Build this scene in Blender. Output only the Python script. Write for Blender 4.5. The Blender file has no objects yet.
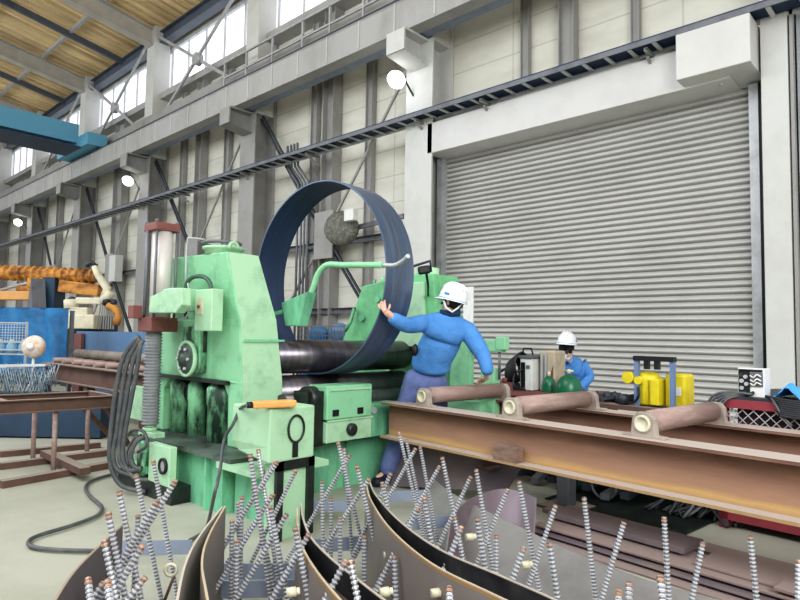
import bpy, bmesh, math, random
from mathutils import Vector, Matrix, Euler
random.seed(7)
SC = bpy.context.scene
COL = SC.collection

# ---------------------------------------------------------------- materials
def lin(h):
    h = h.lstrip('#'); out = []
    for i in (0, 2, 4):
        c = int(h[i:i+2], 16) / 255
        out.append(c / 12.92 if c <= .04045 else ((c + .055) / 1.055) ** 2.4)
    return tuple(out) + (1,)

def mat(name, col, rough=.6, metal=0., dirt=None, amt=.35, scale=4., stretch=(1, 1, 1), top=None,
        bump=0., bscale=40., edges=(.45, .7), emit=0., alpha=1.):
    m = bpy.data.materials.new(name); m.use_nodes = True
    nt = m.node_tree; N = nt.nodes; L = nt.links
    b = N['Principled BSDF']
    b.inputs['Roughness'].default_value = rough
    b.inputs['Metallic'].default_value = metal
    tc = N.new('ShaderNodeTexCoord'); mp = N.new('ShaderNodeMapping')
    mp.inputs['Scale'].default_value = stretch
    L.new(tc.outputs['Object'], mp.inputs['Vector'])
    no = N.new('ShaderNodeTexNoise'); no.inputs['Scale'].default_value = scale; no.inputs['Detail'].default_value = 6
    no.inputs['Roughness'].default_value = .65
    L.new(mp.outputs['Vector'], no.inputs['Vector'])
    mr = N.new('ShaderNodeMapRange'); mr.inputs['From Min'].default_value = edges[0]; mr.inputs['From Max'].default_value = edges[1]
    mr.inputs['To Max'].default_value = amt
    L.new(no.outputs['Fac'], mr.inputs['Value'])
    mx = N.new('ShaderNodeMix'); mx.data_type = 'RGBA'
    mx.inputs['A'].default_value = lin(col)
    d = lin(dirt) if dirt else tuple(c * .6 for c in lin(col)[:3]) + (1,)
    mx.inputs['B'].default_value = d
    L.new(mr.outputs['Result'], mx.inputs['Factor'])
    out = mx.outputs['Result']
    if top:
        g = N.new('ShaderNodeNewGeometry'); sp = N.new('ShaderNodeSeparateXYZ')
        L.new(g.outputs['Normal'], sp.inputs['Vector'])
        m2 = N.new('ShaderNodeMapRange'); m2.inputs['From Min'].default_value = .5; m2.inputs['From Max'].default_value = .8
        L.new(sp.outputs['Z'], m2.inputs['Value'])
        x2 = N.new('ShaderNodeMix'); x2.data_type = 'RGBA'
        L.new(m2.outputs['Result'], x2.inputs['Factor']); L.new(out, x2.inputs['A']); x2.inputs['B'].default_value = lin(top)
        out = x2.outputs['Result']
    L.new(out, b.inputs['Base Color'])
    if bump:
        n2 = N.new('ShaderNodeTexNoise'); n2.inputs['Scale'].default_value = bscale; n2.inputs['Detail'].default_value = 4
        L.new(tc.outputs['Object'], n2.inputs['Vector'])
        bp = N.new('ShaderNodeBump'); bp.inputs['Strength'].default_value = bump; bp.inputs['Distance'].default_value = .02
        L.new(n2.outputs['Fac'], bp.inputs['Height']); L.new(bp.outputs['Normal'], b.inputs['Normal'])
    if emit:
        b.inputs['Emission Color'].default_value = lin(col); b.inputs['Emission Strength'].default_value = emit
    if alpha < 1:
        b.inputs['Alpha'].default_value = alpha
    return m

def zbands(name, bands, rough=.6, coord='Object', axis='Z', noise=.15, col2='#7a6a5a'):
    """colour changes with height on the object: bands = [(position, colour), ...]; used for paint bands and saw-cut ends"""
    m = bpy.data.materials.new(name); m.use_nodes = True
    nt = m.node_tree; N = nt.nodes; L = nt.links; b = N['Principled BSDF']; b.inputs['Roughness'].default_value = rough
    tc = N.new('ShaderNodeTexCoord'); sp = N.new('ShaderNodeSeparateXYZ'); L.new(tc.outputs[coord], sp.inputs['Vector'])
    r = N.new('ShaderNodeValToRGB'); r.color_ramp.interpolation = 'CONSTANT'
    e = r.color_ramp.elements
    e[0].position = bands[0][0]; e[0].color = lin(bands[0][1])
    e[1].position = bands[1][0]; e[1].color = lin(bands[1][1])
    for p_, c_ in bands[2:]:
        q = e.new(p_); q.color = lin(c_)
    no = N.new('ShaderNodeTexNoise'); no.inputs['Scale'].default_value = 6; no.inputs['Detail'].default_value = 6
    L.new(tc.outputs['Object'], no.inputs['Vector'])
    L.new(sp.outputs[axis], r.inputs['Fac'])
    mr = N.new('ShaderNodeMapRange'); mr.inputs['From Min'].default_value = .45; mr.inputs['From Max'].default_value = .7; mr.inputs['To Max'].default_value = noise
    L.new(no.outputs['Fac'], mr.inputs['Value'])
    mx = N.new('ShaderNodeMix'); mx.data_type = 'RGBA'
    L.new(mr.outputs['Result'], mx.inputs['Factor']); L.new(r.outputs['Color'], mx.inputs['A']); mx.inputs['B'].default_value = lin(col2)
    L.new(mx.outputs['Result'], b.inputs['Base Color'])
    return m

# ---------------------------------------------------------------- mesh builder
class MB:
    def __init__(s): s.v = []; s.f = []; s.smooth = set()
    def add(s, vs, fs, smooth=False):
        o = len(s.v); s.v += [tuple(v) for v in vs]
        for f in fs:
            if smooth: s.smooth.add(len(s.f))
            s.f.append(tuple(o + i for i in f))
        return s
    def box(s, x0, x1, y0, y1, z0, z1):
        x0, x1 = min(x0, x1), max(x0, x1); y0, y1 = min(y0, y1), max(y0, y1); z0, z1 = min(z0, z1), max(z0, z1)
        return s.add([(x0,y0,z0),(x1,y0,z0),(x1,y1,z0),(x0,y1,z0),(x0,y0,z1),(x1,y0,z1),(x1,y1,z1),(x0,y1,z1)],
                     [(0,3,2,1),(4,5,6,7),(0,1,5,4),(1,2,6,5),(2,3,7,6),(3,0,4,7)])
    def frame(s, a, b, up=(0, 0, 1)):
        a = Vector(a); b = Vector(b); d = (b - a).normalized(); u = Vector(up)
        if abs(d.dot(u)) > .98: u = Vector((0, 1, 0))
        r = d.cross(u).normalized(); u = r.cross(d).normalized()
        return a, b, d, r, u
    def bar(s, a, b, w, h, up=(0, 0, 1)):
        a, b, d, r, u = s.frame(a, b, up); vs = []
        for p in (a, b):
            for i, j in ((-1,-1),(1,-1),(1,1),(-1,1)): vs.append(p + r*(i*w/2) + u*(j*h/2))
        return s.add(vs, [(0,1,2,3),(7,6,5,4),(0,4,5,1),(1,5,6,2),(2,6,7,3),(3,7,4,0)])
    def section(s, a, b, poly, up=(0, 0, 1)):
        """extrude a 2D polygon (right, up) from a to b"""
        a, b, d, r, u = s.frame(a, b, up); n = len(poly)
        vs = [p + r*x + u*y for p in (a, b) for x, y in poly]
        fs = [tuple(range(n)), tuple(range(2*n-1, n-1, -1))] + [(i, i+n, (i+1) % n + n, (i+1) % n) for i in range(n)]
        return s.add(vs, fs)
    def hbeam(s, a, b, h=.3, w=.2, tf=.015, tw=.01, up=(0, 0, 1)):
        """H beam, a and b on the centre line"""
        s.section(a, b, [(-w/2,h/2-tf),(w/2,h/2-tf),(w/2,h/2),(-w/2,h/2)], up)
        s.section(a, b, [(-w/2,-h/2),(w/2,-h/2),(w/2,-h/2+tf),(-w/2,-h/2+tf)], up)
        return s.section(a, b, [(-tw/2,-h/2+tf),(tw/2,-h/2+tf),(tw/2,h/2-tf),(-tw/2,h/2-tf)], up)
    def channel(s, a, b, h=.2, w=.08, t=.01, up=(0, 0, 1)):
        return s.section(a, b, [(0,-h/2),(w,-h/2),(w,-h/2+t),(t,-h/2+t),(t,h/2-t),(w,h/2-t),(w,h/2),(0,h/2)], up)
    def angle(s, a, b, w=.06, t=.008, up=(0, 0, 1)):
        return s.section(a, b, [(0,0),(w,0),(w,t),(t,t),(t,w),(0,w)], up)
    def cyl(s, a, b, r, r2=None, n=20, caps=True):
        a, b, d, R, u = s.frame(a, b); r2 = r if r2 is None else r2; vs = []
        for p, rr in ((a, r), (b, r2)):
            for i in range(n):
                t = 2*math.pi*i/n; vs.append(p + R*(rr*math.cos(t)) + u*(rr*math.sin(t)))
        s.add(vs, [(i, (i+1) % n, (i+1) % n + n, i+n) for i in range(n)], True)
        if caps: s.add(vs, [tuple(range(n-1, -1, -1)), tuple(range(n, 2*n))])
        return s
    def lathe(s, prof, c=(0, 0, 0), axis=(0, 0, 1), n=24, smooth=True):
        """prof: (distance along axis, radius) list"""
        c = Vector(c); a, b, d, R, u = s.frame(c, c + Vector(axis)); m = len(prof); vs = []
        for h, r in prof:
            for i in range(n):
                t = 2*math.pi*i/n; vs.append(c + d*h + R*(r*math.cos(t)) + u*(r*math.sin(t)))
        s.add(vs, [(j*n+i, j*n+(i+1) % n, (j+1)*n+(i+1) % n, (j+1)*n+i) for j in range(m-1) for i in range(n)], smooth)
        if prof[0][1] > 1e-4: s.add(vs[:n], [tuple(range(n-1, -1, -1))])
        if prof[-1][1] > 1e-4: s.add(vs[-n:], [tuple(range(n))])
        return s
    def tube(s, pts, r, n=8, closed=False, taper=None):
        P = [Vector(p) for p in pts]; m = len(P); vs = []; prev = None
        for i, p in enumerate(P):
            if closed: d = (P[(i+1) % m] - P[i-1]).normalized()
            else: d = (P[min(i+1, m-1)] - P[max(i-1, 0)]).normalized()
            if prev is None:
                u = Vector((0, 0, 1)) if abs(d.z) < .9 else Vector((1, 0, 0))
            else: u = prev
            R = d.cross(u).normalized(); u = R.cross(d).normalized(); prev = u
            rr = r if taper is None else r * taper[i]
            for k in range(n):
                t = 2*math.pi*k/n; vs.append(p + R*(rr*math.cos(t)) + u*(rr*math.sin(t)))
        q = m if closed else m-1
        s.add(vs, [(j*n+i, j*n+(i+1) % n, ((j+1) % m)*n+(i+1) % n, ((j+1) % m)*n+i) for j in range(q) for i in range(n)], True)
        if not closed: s.add(vs, [tuple(range(n-1, -1, -1)), tuple(range((m-1)*n, m*n))])
        return s
    def prism(s, poly, plane, d0, d1):
        """poly in the plane 'xz', 'yz' or 'xy', extruded along the remaining axis"""
        def P(a, b, d): return {'xz': (a, d, b), 'yz': (d, a, b), 'xy': (a, b, d)}[plane]
        n = len(poly); vs = [P(a, b, d) for d in (d0, d1) for a, b in poly]
        return s.add(vs, [tuple(range(n)), tuple(range(2*n-1, n-1, -1))] + [(i, i+n, (i+1) % n + n, (i+1) % n) for i in range(n)])
    def loft(s, rings, caps=True, smooth=False):
        n = len(rings[0]); vs = [v for r in rings for v in r]
        s.add(vs, [(j*n+i, j*n+(i+1) % n, (j+1)*n+(i+1) % n, (j+1)*n+i) for j in range(len(rings)-1) for i in range(n)], smooth)
        if caps: s.add(vs, [tuple(range(n-1, -1, -1)), tuple(range((len(rings)-1)*n, len(rings)*n))])
        return s
    def sphere(s, c, r, sc=(1, 1, 1), n=14):
        c = Vector(c); vs = []; m = n
        for j in range(m+1):
            ph = math.pi*j/m
            for i in range(n):
                t = 2*math.pi*i/n
                vs.append(c + Vector((sc[0]*r*math.sin(ph)*math.cos(t), sc[1]*r*math.sin(ph)*math.sin(t), sc[2]*r*math.cos(ph))))
        return s.add(vs, [(j*n+i, (j+1)*n+i, (j+1)*n+(i+1) % n, j*n+(i+1) % n) for j in range(m) for i in range(n)], True)
    def build(s, name, m, parent=None, local=False, bevel=0, label=None, smooth=False, centre=True):
        me = bpy.data.meshes.new(name)
        o = bpy.data.objects.new(name, me); COL.objects.link(o)
        vs = [Vector(v) for v in s.v]
        if parent is not None:
            o.parent = parent
            if not local:
                inv = WM[parent.name].inverted(); vs = [inv @ v for v in vs]
            WM[o.name] = WM[parent.name].copy()
        elif centre and not local:
            c = Vector(((min(v.x for v in vs)+max(v.x for v in vs))/2, (min(v.y for v in vs)+max(v.y for v in vs))/2, min(v.z for v in vs)))
            o.location = c; vs = [v - c for v in vs]; WM[o.name] = Matrix.Translation(c)
        else: WM[o.name] = Matrix.Identity(4)
        me.from_pydata([tuple(v) for v in vs], [], s.f)
        sm = s.smooth
        me.polygons.foreach_set('use_smooth', [smooth or (i in sm) for i in range(len(s.f))])
        bm = bmesh.new(); bm.from_mesh(me); bmesh.ops.remove_doubles(bm, verts=bm.verts, dist=1e-5)
        bmesh.ops.recalc_face_normals(bm, faces=bm.faces); bm.to_mesh(me); bm.free()
        me.materials.append(m)
        if bevel:
            md = o.modifiers.new('edge', 'BEVEL'); md.width = bevel; md.segments = 2; md.limit_method = 'ANGLE'; md.angle_limit = math.radians(40)
        if label: o['label'] = label
        return o

WM = {}
def thing(name, label, cat, loc=(0, 0, 0), rz=0., group=None):
    o = bpy.data.objects.new(name, None); COL.objects.link(o)
    o.location = loc; o.rotation_euler = (0, 0, rz); o.empty_display_size = .1
    o['label'] = label; o['category'] = cat
    if group: o['group'] = group
    WM[o.name] = Matrix.Translation(Vector(loc)) @ Matrix.Rotation(rz, 4, 'Z')
    return o
def tag(o, label, cat, group=None, kind=None):
    o['label'] = label; o['category'] = cat
    if group: o['group'] = group
    if kind: o['kind'] = kind
    return o
def struct(o, label=None):
    o['kind'] = 'structure'
    if label: o['label'] = label
    return o
def copy_thing(root, loc, label=None, group=None):
    r = root.copy(); COL.objects.link(r); r.location = loc; WM[r.name] = Matrix.Translation(Vector(loc))
    if label: r['label'] = label
    if group: r['group'] = group
    for ch in root.children:
        c = ch.copy(); COL.objects.link(c); c.parent = r
        for g in ch.children:
            d = g.copy(); COL.objects.link(d); d.parent = c
    return r
def smoothline(pts, k=6):
    """Catmull-Rom through the points"""
    P = [Vector(p) for p in pts]; P = [2*P[0]-P[1]] + P + [2*P[-1]-P[-2]]; out = []
    for i in range(1, len(P)-2):
        for j in range(k):
            t = j/k; a, b, c, d = P[i-1], P[i], P[i+1], P[i+2]
            out.append(.5*((2*b) + (c-a)*t + (2*a-5*b+4*c-d)*t*t + (3*b-a-3*c+d)*t**3))
    out.append(P[-2]); return out
A6 = math.radians(-5.998)      # the feed table stands 6 degrees off the wall's line

M = {}
M['green'] = mat('machine_green', '#8cc79c', .5, dirt='#4c7c62', amt=.6, scale=3.5, bump=.15, bscale=25, edges=(.5, .72))
M['green_light'] = mat('machine_green_light', '#a9cfab', .5, dirt='#648c70', amt=.6, scale=4.5, edges=(.5, .75))
M['green_dark'] = mat('machine_green_oily', '#8acb9d', .45, dirt='#16241f', amt=.95, scale=3.2, stretch=(2.2, 2.2, .8), edges=(.42, .6))
M['green_teal'] = mat('machine_green_teal', '#7cc19a', .5, dirt='#38654f', amt=.8, scale=4.5, stretch=(1, 1, .3), edges=(.45, .7))  # teal green with darker upright stains
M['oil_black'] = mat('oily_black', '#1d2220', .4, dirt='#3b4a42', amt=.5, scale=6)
M['roll'] = mat('roll_steel', '#5b5a60', .28, .75, dirt='#83797a', amt=.6, scale=3, stretch=(.3, 5, .3))
M['ring_steel'] = mat('ring_steel', '#5b6a82', .42, .6, dirt='#8491a4', amt=.6, scale=2.2, stretch=(.6, 6, .6))
M['ring_inner_shade'] = mat('ring_inner_shade', '#2c3a58', .55, .2, dirt='#3b4c6c', amt=.6, scale=2.2, stretch=(.6, 6, .6))  # shade inside the ring, put into a darker base colour
M['wall'] = mat('siding', '#d6d4c8', .8, dirt='#b0aea2', amt=.5, scale=.7, stretch=(1, 1, 2.5))
M['col'] = mat('column_grey', '#9b9a97', .6, dirt='#807c75', amt=.6, scale=1.3)
M['col_light'] = mat('column_light', '#c9cac6', .6, dirt='#b3b1a8', amt=.5, scale=1.5)
M['girder'] = mat('girder_grey', '#a9a8a6', .6, dirt='#8a8883', amt=.6, scale=1.2, stretch=(1, 1, .4))
M['dark_steel'] = mat('dark_steel', '#3d434b', .5, .3, dirt='#22262b', amt=.6)
M['mid_steel'] = mat('mid_steel', '#72757a', .5, .3, dirt='#4c4d50', amt=.6)
M['pale_steel'] = mat('pale_steel', '#b9bbbd', .45, .3, dirt='#8b8a88', amt=.6)
M['galv'] = mat('galvanised', '#c6c8c8', .5, .15, dirt='#a9abac', amt=.7, scale=2)
M['shutter'] = mat('shutter_steel', '#c6c5c1', .5, .1, dirt='#aeada8', amt=.6, scale=1.5, stretch=(.4, 1, 1))
M['white_box'] = mat('white_sheet', '#cdccc9', .5, dirt='#b9b6b2', amt=.5, scale=1)
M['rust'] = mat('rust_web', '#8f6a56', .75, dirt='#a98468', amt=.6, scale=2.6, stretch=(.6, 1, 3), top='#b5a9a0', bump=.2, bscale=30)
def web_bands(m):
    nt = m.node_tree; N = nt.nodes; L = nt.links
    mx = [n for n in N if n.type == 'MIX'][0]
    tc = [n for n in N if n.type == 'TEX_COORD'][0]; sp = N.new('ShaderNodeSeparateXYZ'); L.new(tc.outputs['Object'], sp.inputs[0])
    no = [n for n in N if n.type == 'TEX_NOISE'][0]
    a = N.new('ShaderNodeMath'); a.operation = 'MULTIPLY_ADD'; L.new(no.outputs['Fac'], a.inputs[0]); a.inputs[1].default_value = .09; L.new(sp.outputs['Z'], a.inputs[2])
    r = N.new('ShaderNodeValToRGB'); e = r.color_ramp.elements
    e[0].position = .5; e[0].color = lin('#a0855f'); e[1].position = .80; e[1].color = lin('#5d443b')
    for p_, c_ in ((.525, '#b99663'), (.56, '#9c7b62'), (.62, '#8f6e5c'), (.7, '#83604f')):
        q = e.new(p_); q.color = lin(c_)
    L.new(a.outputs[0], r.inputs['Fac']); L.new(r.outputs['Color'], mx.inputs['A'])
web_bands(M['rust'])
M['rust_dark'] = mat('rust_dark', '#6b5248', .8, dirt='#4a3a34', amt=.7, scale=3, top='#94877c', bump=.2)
M['maroon'] = mat('maroon_primer', '#80504a', .6, dirt='#5a3434', amt=.6, scale=4)
M['maroon_red'] = mat('maroon_red', '#8a3740', .6, dirt='#5a2c30', amt=.6, scale=4)
M['roller'] = mat('roller_rusty', '#9b837b', .6, .2, dirt='#b9a59b', amt=.8, scale=3, stretch=(8, 1, 8), bump=.2)
M['rubber'] = mat('black_rubber', '#24262a', .55, dirt='#44464a', amt=.5, scale=8)
M['hose'] = mat('hose_grey', '#4c4f52', .5, dirt='#75766f', amt=.6, scale=8)
M['bellows'] = mat('bellows', '#8a8d8f', .6, dirt='#55585a', amt=.6, scale=6)
M['cream'] = mat('barrel_cream', '#cfc9c4', .4, .1, dirt='#a39a95', amt=.5, stretch=(1, 1, .3))
M['orange_wood'] = mat('pendant_yellow', '#e0a862', .5, dirt='#b98446', amt=.5, scale=8)
M['orange'] = mat('duct_orange', '#cf9448', .55, dirt='#6a3c1e', amt=.9, scale=2.5, stretch=(1, 1, 2), edges=(.42, .62))
M['robot'] = mat('robot_cream', '#ddd6bd', .5, dirt='#a59c83', amt=.5, scale=4)
M['tarp'] = mat('tarp_blue', '#2f78ac', .55, dirt='#164870', amt=.8, scale=3, bump=.4, bscale=5, edges=(.4, .65))
M['blue_cloth'] = mat('blue_cloth', '#4aa3ea', .6, dirt='#2d7fca', amt=.8, scale=12)
M['blue_panel'] = mat('blue_panel', '#5f83a8', .5, dirt='#44658a', amt=.6, scale=1)
M['navy'] = mat('navy_panel', '#30465c', .5, dirt='#1f2f3e', amt=.6, scale=2)
M['crane_blue'] = mat('crane_blue', '#66a5c0', .5, dirt='#6ba6bf', amt=.5, scale=.8)
M['light_blue'] = mat('light_blue_plastic', '#9cc6dc', .4, dirt='#77a7c2', amt=.5, scale=6)
M['jacket'] = mat('jacket_blue', '#5590cf', .85, dirt='#3b76b6', amt=.7, scale=7, bump=.8, bscale=11)
M['trousers'] = mat('trousers_lavender', '#6a78a6', .85, dirt='#4c5a88', amt=.7, scale=9, bump=.8, bscale=14)
M['skin'] = mat('skin', '#dbb3a0', .6, dirt='#c59a86', amt=.3, scale=8)
M['glove'] = mat('glove_white', '#ddd2cc', .8, dirt='#b5a7a0', amt=.5, scale=14)
M['helmet'] = mat('helmet_white', '#e6e9ec', .3, dirt='#cfd4d8', amt=.3, scale=4)
M['hair'] = mat('hair_black', '#15161a', .7)
M['shoe'] = mat('shoe_dark', '#1c1f2a', .6)
M['yellow'] = mat('yellow_paint', '#dccb2a', .45, dirt='#a8941c', amt=.5, scale=6)
M['tank_green'] = mat('tank_green', '#176b49', .3, dirt='#0d4a33', amt=.5, scale=4)
M['white'] = mat('white_paint', '#dfe0dc', .5, dirt='#b9b8b2', amt=.4, scale=6)
M['black'] = mat('black_paint', '#17191c', .5)
M['brass'] = mat('brass_dull', '#cfcbb2', .5, .1, dirt='#98927a', amt=.6, scale=8)
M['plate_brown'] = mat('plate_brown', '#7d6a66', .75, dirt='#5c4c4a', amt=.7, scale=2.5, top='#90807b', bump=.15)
M['plate_purple'] = mat('plate_purple', '#73686e', .6, .2, dirt='#8f8078', amt=.7, scale=2.5)
M['flatbar'] = mat('flatbar_blue_grey', '#8b95a6', .5, .1, dirt='#6f7887', amt=.5, scale=5)
M['lamp'] = mat('lamp_glow', '#ffffff', .5, emit=4.)
M['pane'] = mat('bright_pane', '#f6f8ff', .4, dirt='#e6eaf4', amt=.5, scale=1.2, emit=.75)
M['roof'] = mat('roof_deck', '#efd6a8', .7, dirt='#8a7250', amt=.6, scale=.6, stretch=(4, .4, 1), edges=(.4, .7))
M['purlin'] = mat('purlin_dark', '#58606c', .5, dirt='#3b424d', amt=.6, scale=1)
M['beam_light'] = mat('roof_beam', '#b7b2a8', .6, dirt='#8f8a82', amt=.6, scale=1)

# ================================================================ building
# wall siding: horizontal sheet joints every 0.6 m and upright joints every 3.15 m, drawn by the material
def siding_mat():
    m = M['wall']; nt = m.node_tree; N = nt.nodes; L = nt.links; b = N['Principled BSDF']
    src = b.inputs['Base Color'].links[0].from_socket
    g = N.new('ShaderNodeNewGeometry'); sp = N.new('ShaderNodeSeparateXYZ'); L.new(g.outputs['Position'], sp.inputs['Vector'])
    def line(sock, period, w):
        a = N.new('ShaderNodeMath'); a.operation = 'FLOORED_MODULO'; L.new(sock, a.inputs[0]); a.inputs[1].default_value = period
        c = N.new('ShaderNodeMath'); c.operation = 'LESS_THAN'; L.new(a.outputs[0], c.inputs[0]); c.inputs[1].default_value = w; return c.outputs[0]
    l1 = line(sp.outputs['Z'], .62, .03); l2 = line(sp.outputs['X'], 3.15, .03)
    mxm = N.new('ShaderNodeMath'); mxm.operation = 'MAXIMUM'; L.new(l1, mxm.inputs[0]); L.new(l2, mxm.inputs[1])
    f = N.new('ShaderNodeMath'); f.operation = 'MULTIPLY'; L.new(mxm.outputs[0], f.inputs[0]); f.inputs[1].default_value = .3
    x = N.new('ShaderNodeMix'); x.data_type = 'RGBA'; L.new(f.outputs[0], x.inputs['Factor']); L.new(src, x.inputs['A']); x.inputs['B'].default_value = lin('#77756d')
    L.new(x.outputs['Result'], b.inputs['Base Color'])
siding_mat()

M['floor'] = mat('floor_concrete', '#aeae9f', .55, dirt='#878878', amt=.55, scale=1.1, bump=.06, bscale=12, edges=(.42, .75))
struct(MB().box(-48, 9, -14, 10.0, -.1, 0).build('floor', M['floor']))
w = MB()
w.box(-48, -8.0, 9.9, 10.05, 0, 9.75); w.box(-8.0, -2.0, 9.9, 10.05, 5.0, 9.75); w.box(-2.0, 5, 9.9, 10.05, 0, 9.75); w.box(-48, 5, 9.9, 10.05, 11.45, 12.6)
struct(w.build('wall_back', M['wall'], centre=False))

# roof: corrugated deck rising away from the wall
r = MB(); x = -48.; n = 0; prof = []
while x < 5:
    prof += [(x, 0), (x+.14, 0), (x+.2, .12), (x+.34, .12)]; x += .4
y0, z0, y1, z1 = 10.05, 12.1, 2.0, 13.5
vs = [(px, y0, z0+pz) for px, pz in prof] + [(px, y1, z1+pz) for px, pz in prof]; k = len(prof)
r.add(vs, [(i, i+1, i+1+k, i+k) for i in range(k-1)])
struct(r.build('ceiling', M['roof'], centre=False))

COLX = [-1.75, -8.1, -14.4, -20.8, -27.1, -33.3, -39.6]
wherec = ['at the far right beside the roller shutter', 'just left of the roller shutter', 'second bay left of the shutter, behind the green machine',
          'behind the tall maroon-capped cylinder', 'behind the cream robot arm', 'above the orange duct at far left', 'at the far left end of the wall']
for i, cx in enumerate(COLX):
    t = thing('building_column', 'tall grey steel column ' + wherec[i], 'column', (cx, 9.4, 0), 0, 'wall columns')
    mm = M['col_light'] if i < 2 else M['col']
    if i == 0:
        MB().box(-1.94, -1.62, 9.28, 9.9, 0, 9.75).build('shaft', mm, t, bevel=.01)
        MB().box(-1.60, -1.56, 9.3, 9.42, 0, 9.7).build('conduit', M['col'], t)
    else:
        sh = MB(); sh.box(cx-.36, cx+.36, 9.2, 9.24, 0, 7.4); sh.box(cx-.02, cx+.02, 9.24, 9.85, 0, 7.4); sh.box(cx-.36, cx+.36, 9.82, 9.88, 0, 9.75)
        sh.build('shaft', mm, t)
        MB().box(cx-.3, cx+.3, 9.25, 9.82, 7.4, 12.1).build('upper_shaft', M['col_light'], t)
        br = MB(); br.prism([(8.5, 6.95), (9.2, 6.85), (9.2, 7.38), (8.5, 7.38)], 'yz', cx-.03, cx+.03); br.box(cx-.24, cx+.24, 8.5, 9.2, 7.34, 7.39)
        br.box(cx-.24, cx+.24, 8.46, 8.5, 6.93, 7.36); br.add([(cx-.24,8.48,6.92),(cx+.24,8.48,6.92),(cx+.24,9.2,6.82),(cx-.24,9.2,6.82)], [(0,1,2,3)])
        br.build('girder_bracket', mm, t)
# posts between the columns, right up to the windows
g = 'wall posts'
for i, (px_, wd, dp, nm) in enumerate([(-5.96, .17, .12, 'above the roller shutter, left one'), (-5.06, .30, .2, 'wide post above the roller shutter'), (-3.86, .14, .12, 'above the shutter motor box'),
        (-10.15, .22, .14, 'behind the right half of the bent ring'), (-11.45, .40, .3, 'wide one behind the middle of the bent ring'), (-12.2, .24, .14, 'behind the left half of the bent ring'),
        (-16.4, .28, .14, 'behind the top of the green housing'), (-17.9, .36, .26, 'left of the green housing'), (-24.0, .8, .3, 'wide shaded one left of the tall cylinder'), (-19.2, .24, .14, 'just right of the tall cylinder'),
        (-30.9, .4, .2, 'above the orange duct'), (-36.4, .5, .2, 'far left end above the orange duct')]):
    z0_ = 5.75 if px_ > -8 else 0
    o = MB().hbeam((px_, 9.88-dp/2, z0_), (px_, 9.88-dp/2, 9.75), wd, dp, .02, .02, up=(1, 0, 0)).build('wall_post', M['col'])
    tag(o, 'grey steel wall post ' + nm, 'wall post', g)
# horizontal wall rails in the lower wall
for i, (xa, xb, z, nm) in enumerate([(-14.0, -8.5, 3.55, 'behind the bent ring'), (-20.4, -14.8, 3.55, 'behind the green housing'), (-26.7, -21.2, 3.55, 'behind the robot arm'),
                                     (-14.0, -8.5, 1.9, 'low one seen through the bent ring')]):
    o = MB().channel((xa, 9.72, z), (xb, 9.72, z), .14, .1, .012).build('wall_rail', M['mid_steel'])
    tag(o, 'dark horizontal steel wall rail ' + nm, 'wall rail', 'wall rails')
# bracing: a gusset plate in the middle of each bay, four bars
bays = [(-14.1, -8.45, 'seen through the bent ring'), (-20.5, -14.75, 'behind the maroon-capped cylinder'), (-26.8, -21.15, 'right of the cream robot arm'), (-33.0, -27.5, 'above the orange duct')]
for i, (xa, xb, nm) in enumerate(bays):
    t = thing('cross_brace', 'diagonal steel cross brace of the lower wall ' + nm, 'wall brace', ((xa+xb)/2, 9.45, 0), 0, 'lower wall braces')
    cx = (xa+xb)/2; cz = 3.7
    MB().box(cx-.34, cx+.34, 9.38, 9.42, cz-.55, cz+.6).build('gusset_plate', M['col'], t)
    for (ex, ez, dk) in ((xa, 7.3, 1), (xb, 7.3, 0), (xa, .4, 0), (xb, .4, 1)):
        d = Vector((ex-cx, 0, ez-cz)).normalized()
        for sg in ((-.05, .05) if dk else (0,)):
            q = Vector((-d.z, 0, d.x))*sg
            MB().bar(Vector((cx, 9.45, cz))+d*.25+q, Vector((ex, 9.45, ez))+q, .05, .05).build('brace_bar', M['dark_steel'] if dk else M['col'], t)
for i, (xa, xb, nm) in enumerate([(-20.45, -14.75, 'in the right-hand window bay'), (-26.75, -21.15, 'in the middle window bay'), (-33, -27.4, 'behind the blue crane beam')]):
    t = thing('window_brace', 'thin pale cross brace before the high windows, ' + nm, 'wall brace', ((xa+xb)/2, 9.3, 0), 0, 'high window braces')
    MB().bar((xa, 9.3, 8.3), (xb, 9.3, 11.7), .06, .1).build('brace_bar', M['pale_steel'], t)
    MB().bar((xa, 9.36, 11.7), (xb, 9.36, 8.3), .06, .1).build('brace_bar', M['pale_steel'], t)
    MB().cyl(((xa+xb)/2, 9.24, 10), ((xa+xb)/2, 9.42, 10), .2).build('centre_plate', M['pale_steel'], t)

# high windows between the columns
for i in range(1, 7):
    xa, xb = COLX[i]+.3, COLX[i-1]-.3
    fr = MB(); fr.box(xa, xb, 9.86, 10.0, 9.72, 9.86); fr.box(xa, xb, 9.86, 10.0, 11.42, 11.56)
    k = 5
    for j in range(k+1):
        xx = xa + (xb-xa)*j/k; fr.box(xx-.02, xx+.02, 9.9, 9.96, 9.8, 11.5)
    wo = fr.build('window_%d' % i, M['galv'], centre=False); struct(wo)
    MB().box(xa, xb, 9.96, 9.98, 9.8, 11.5).build('pane', M['pane'], wo)
    o = MB().box(xa-.05, xb+.05, 9.5, 9.9, 9.5, 9.72).build('trim_%d' % i, M['girder'], centre=False); struct(o)

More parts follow.
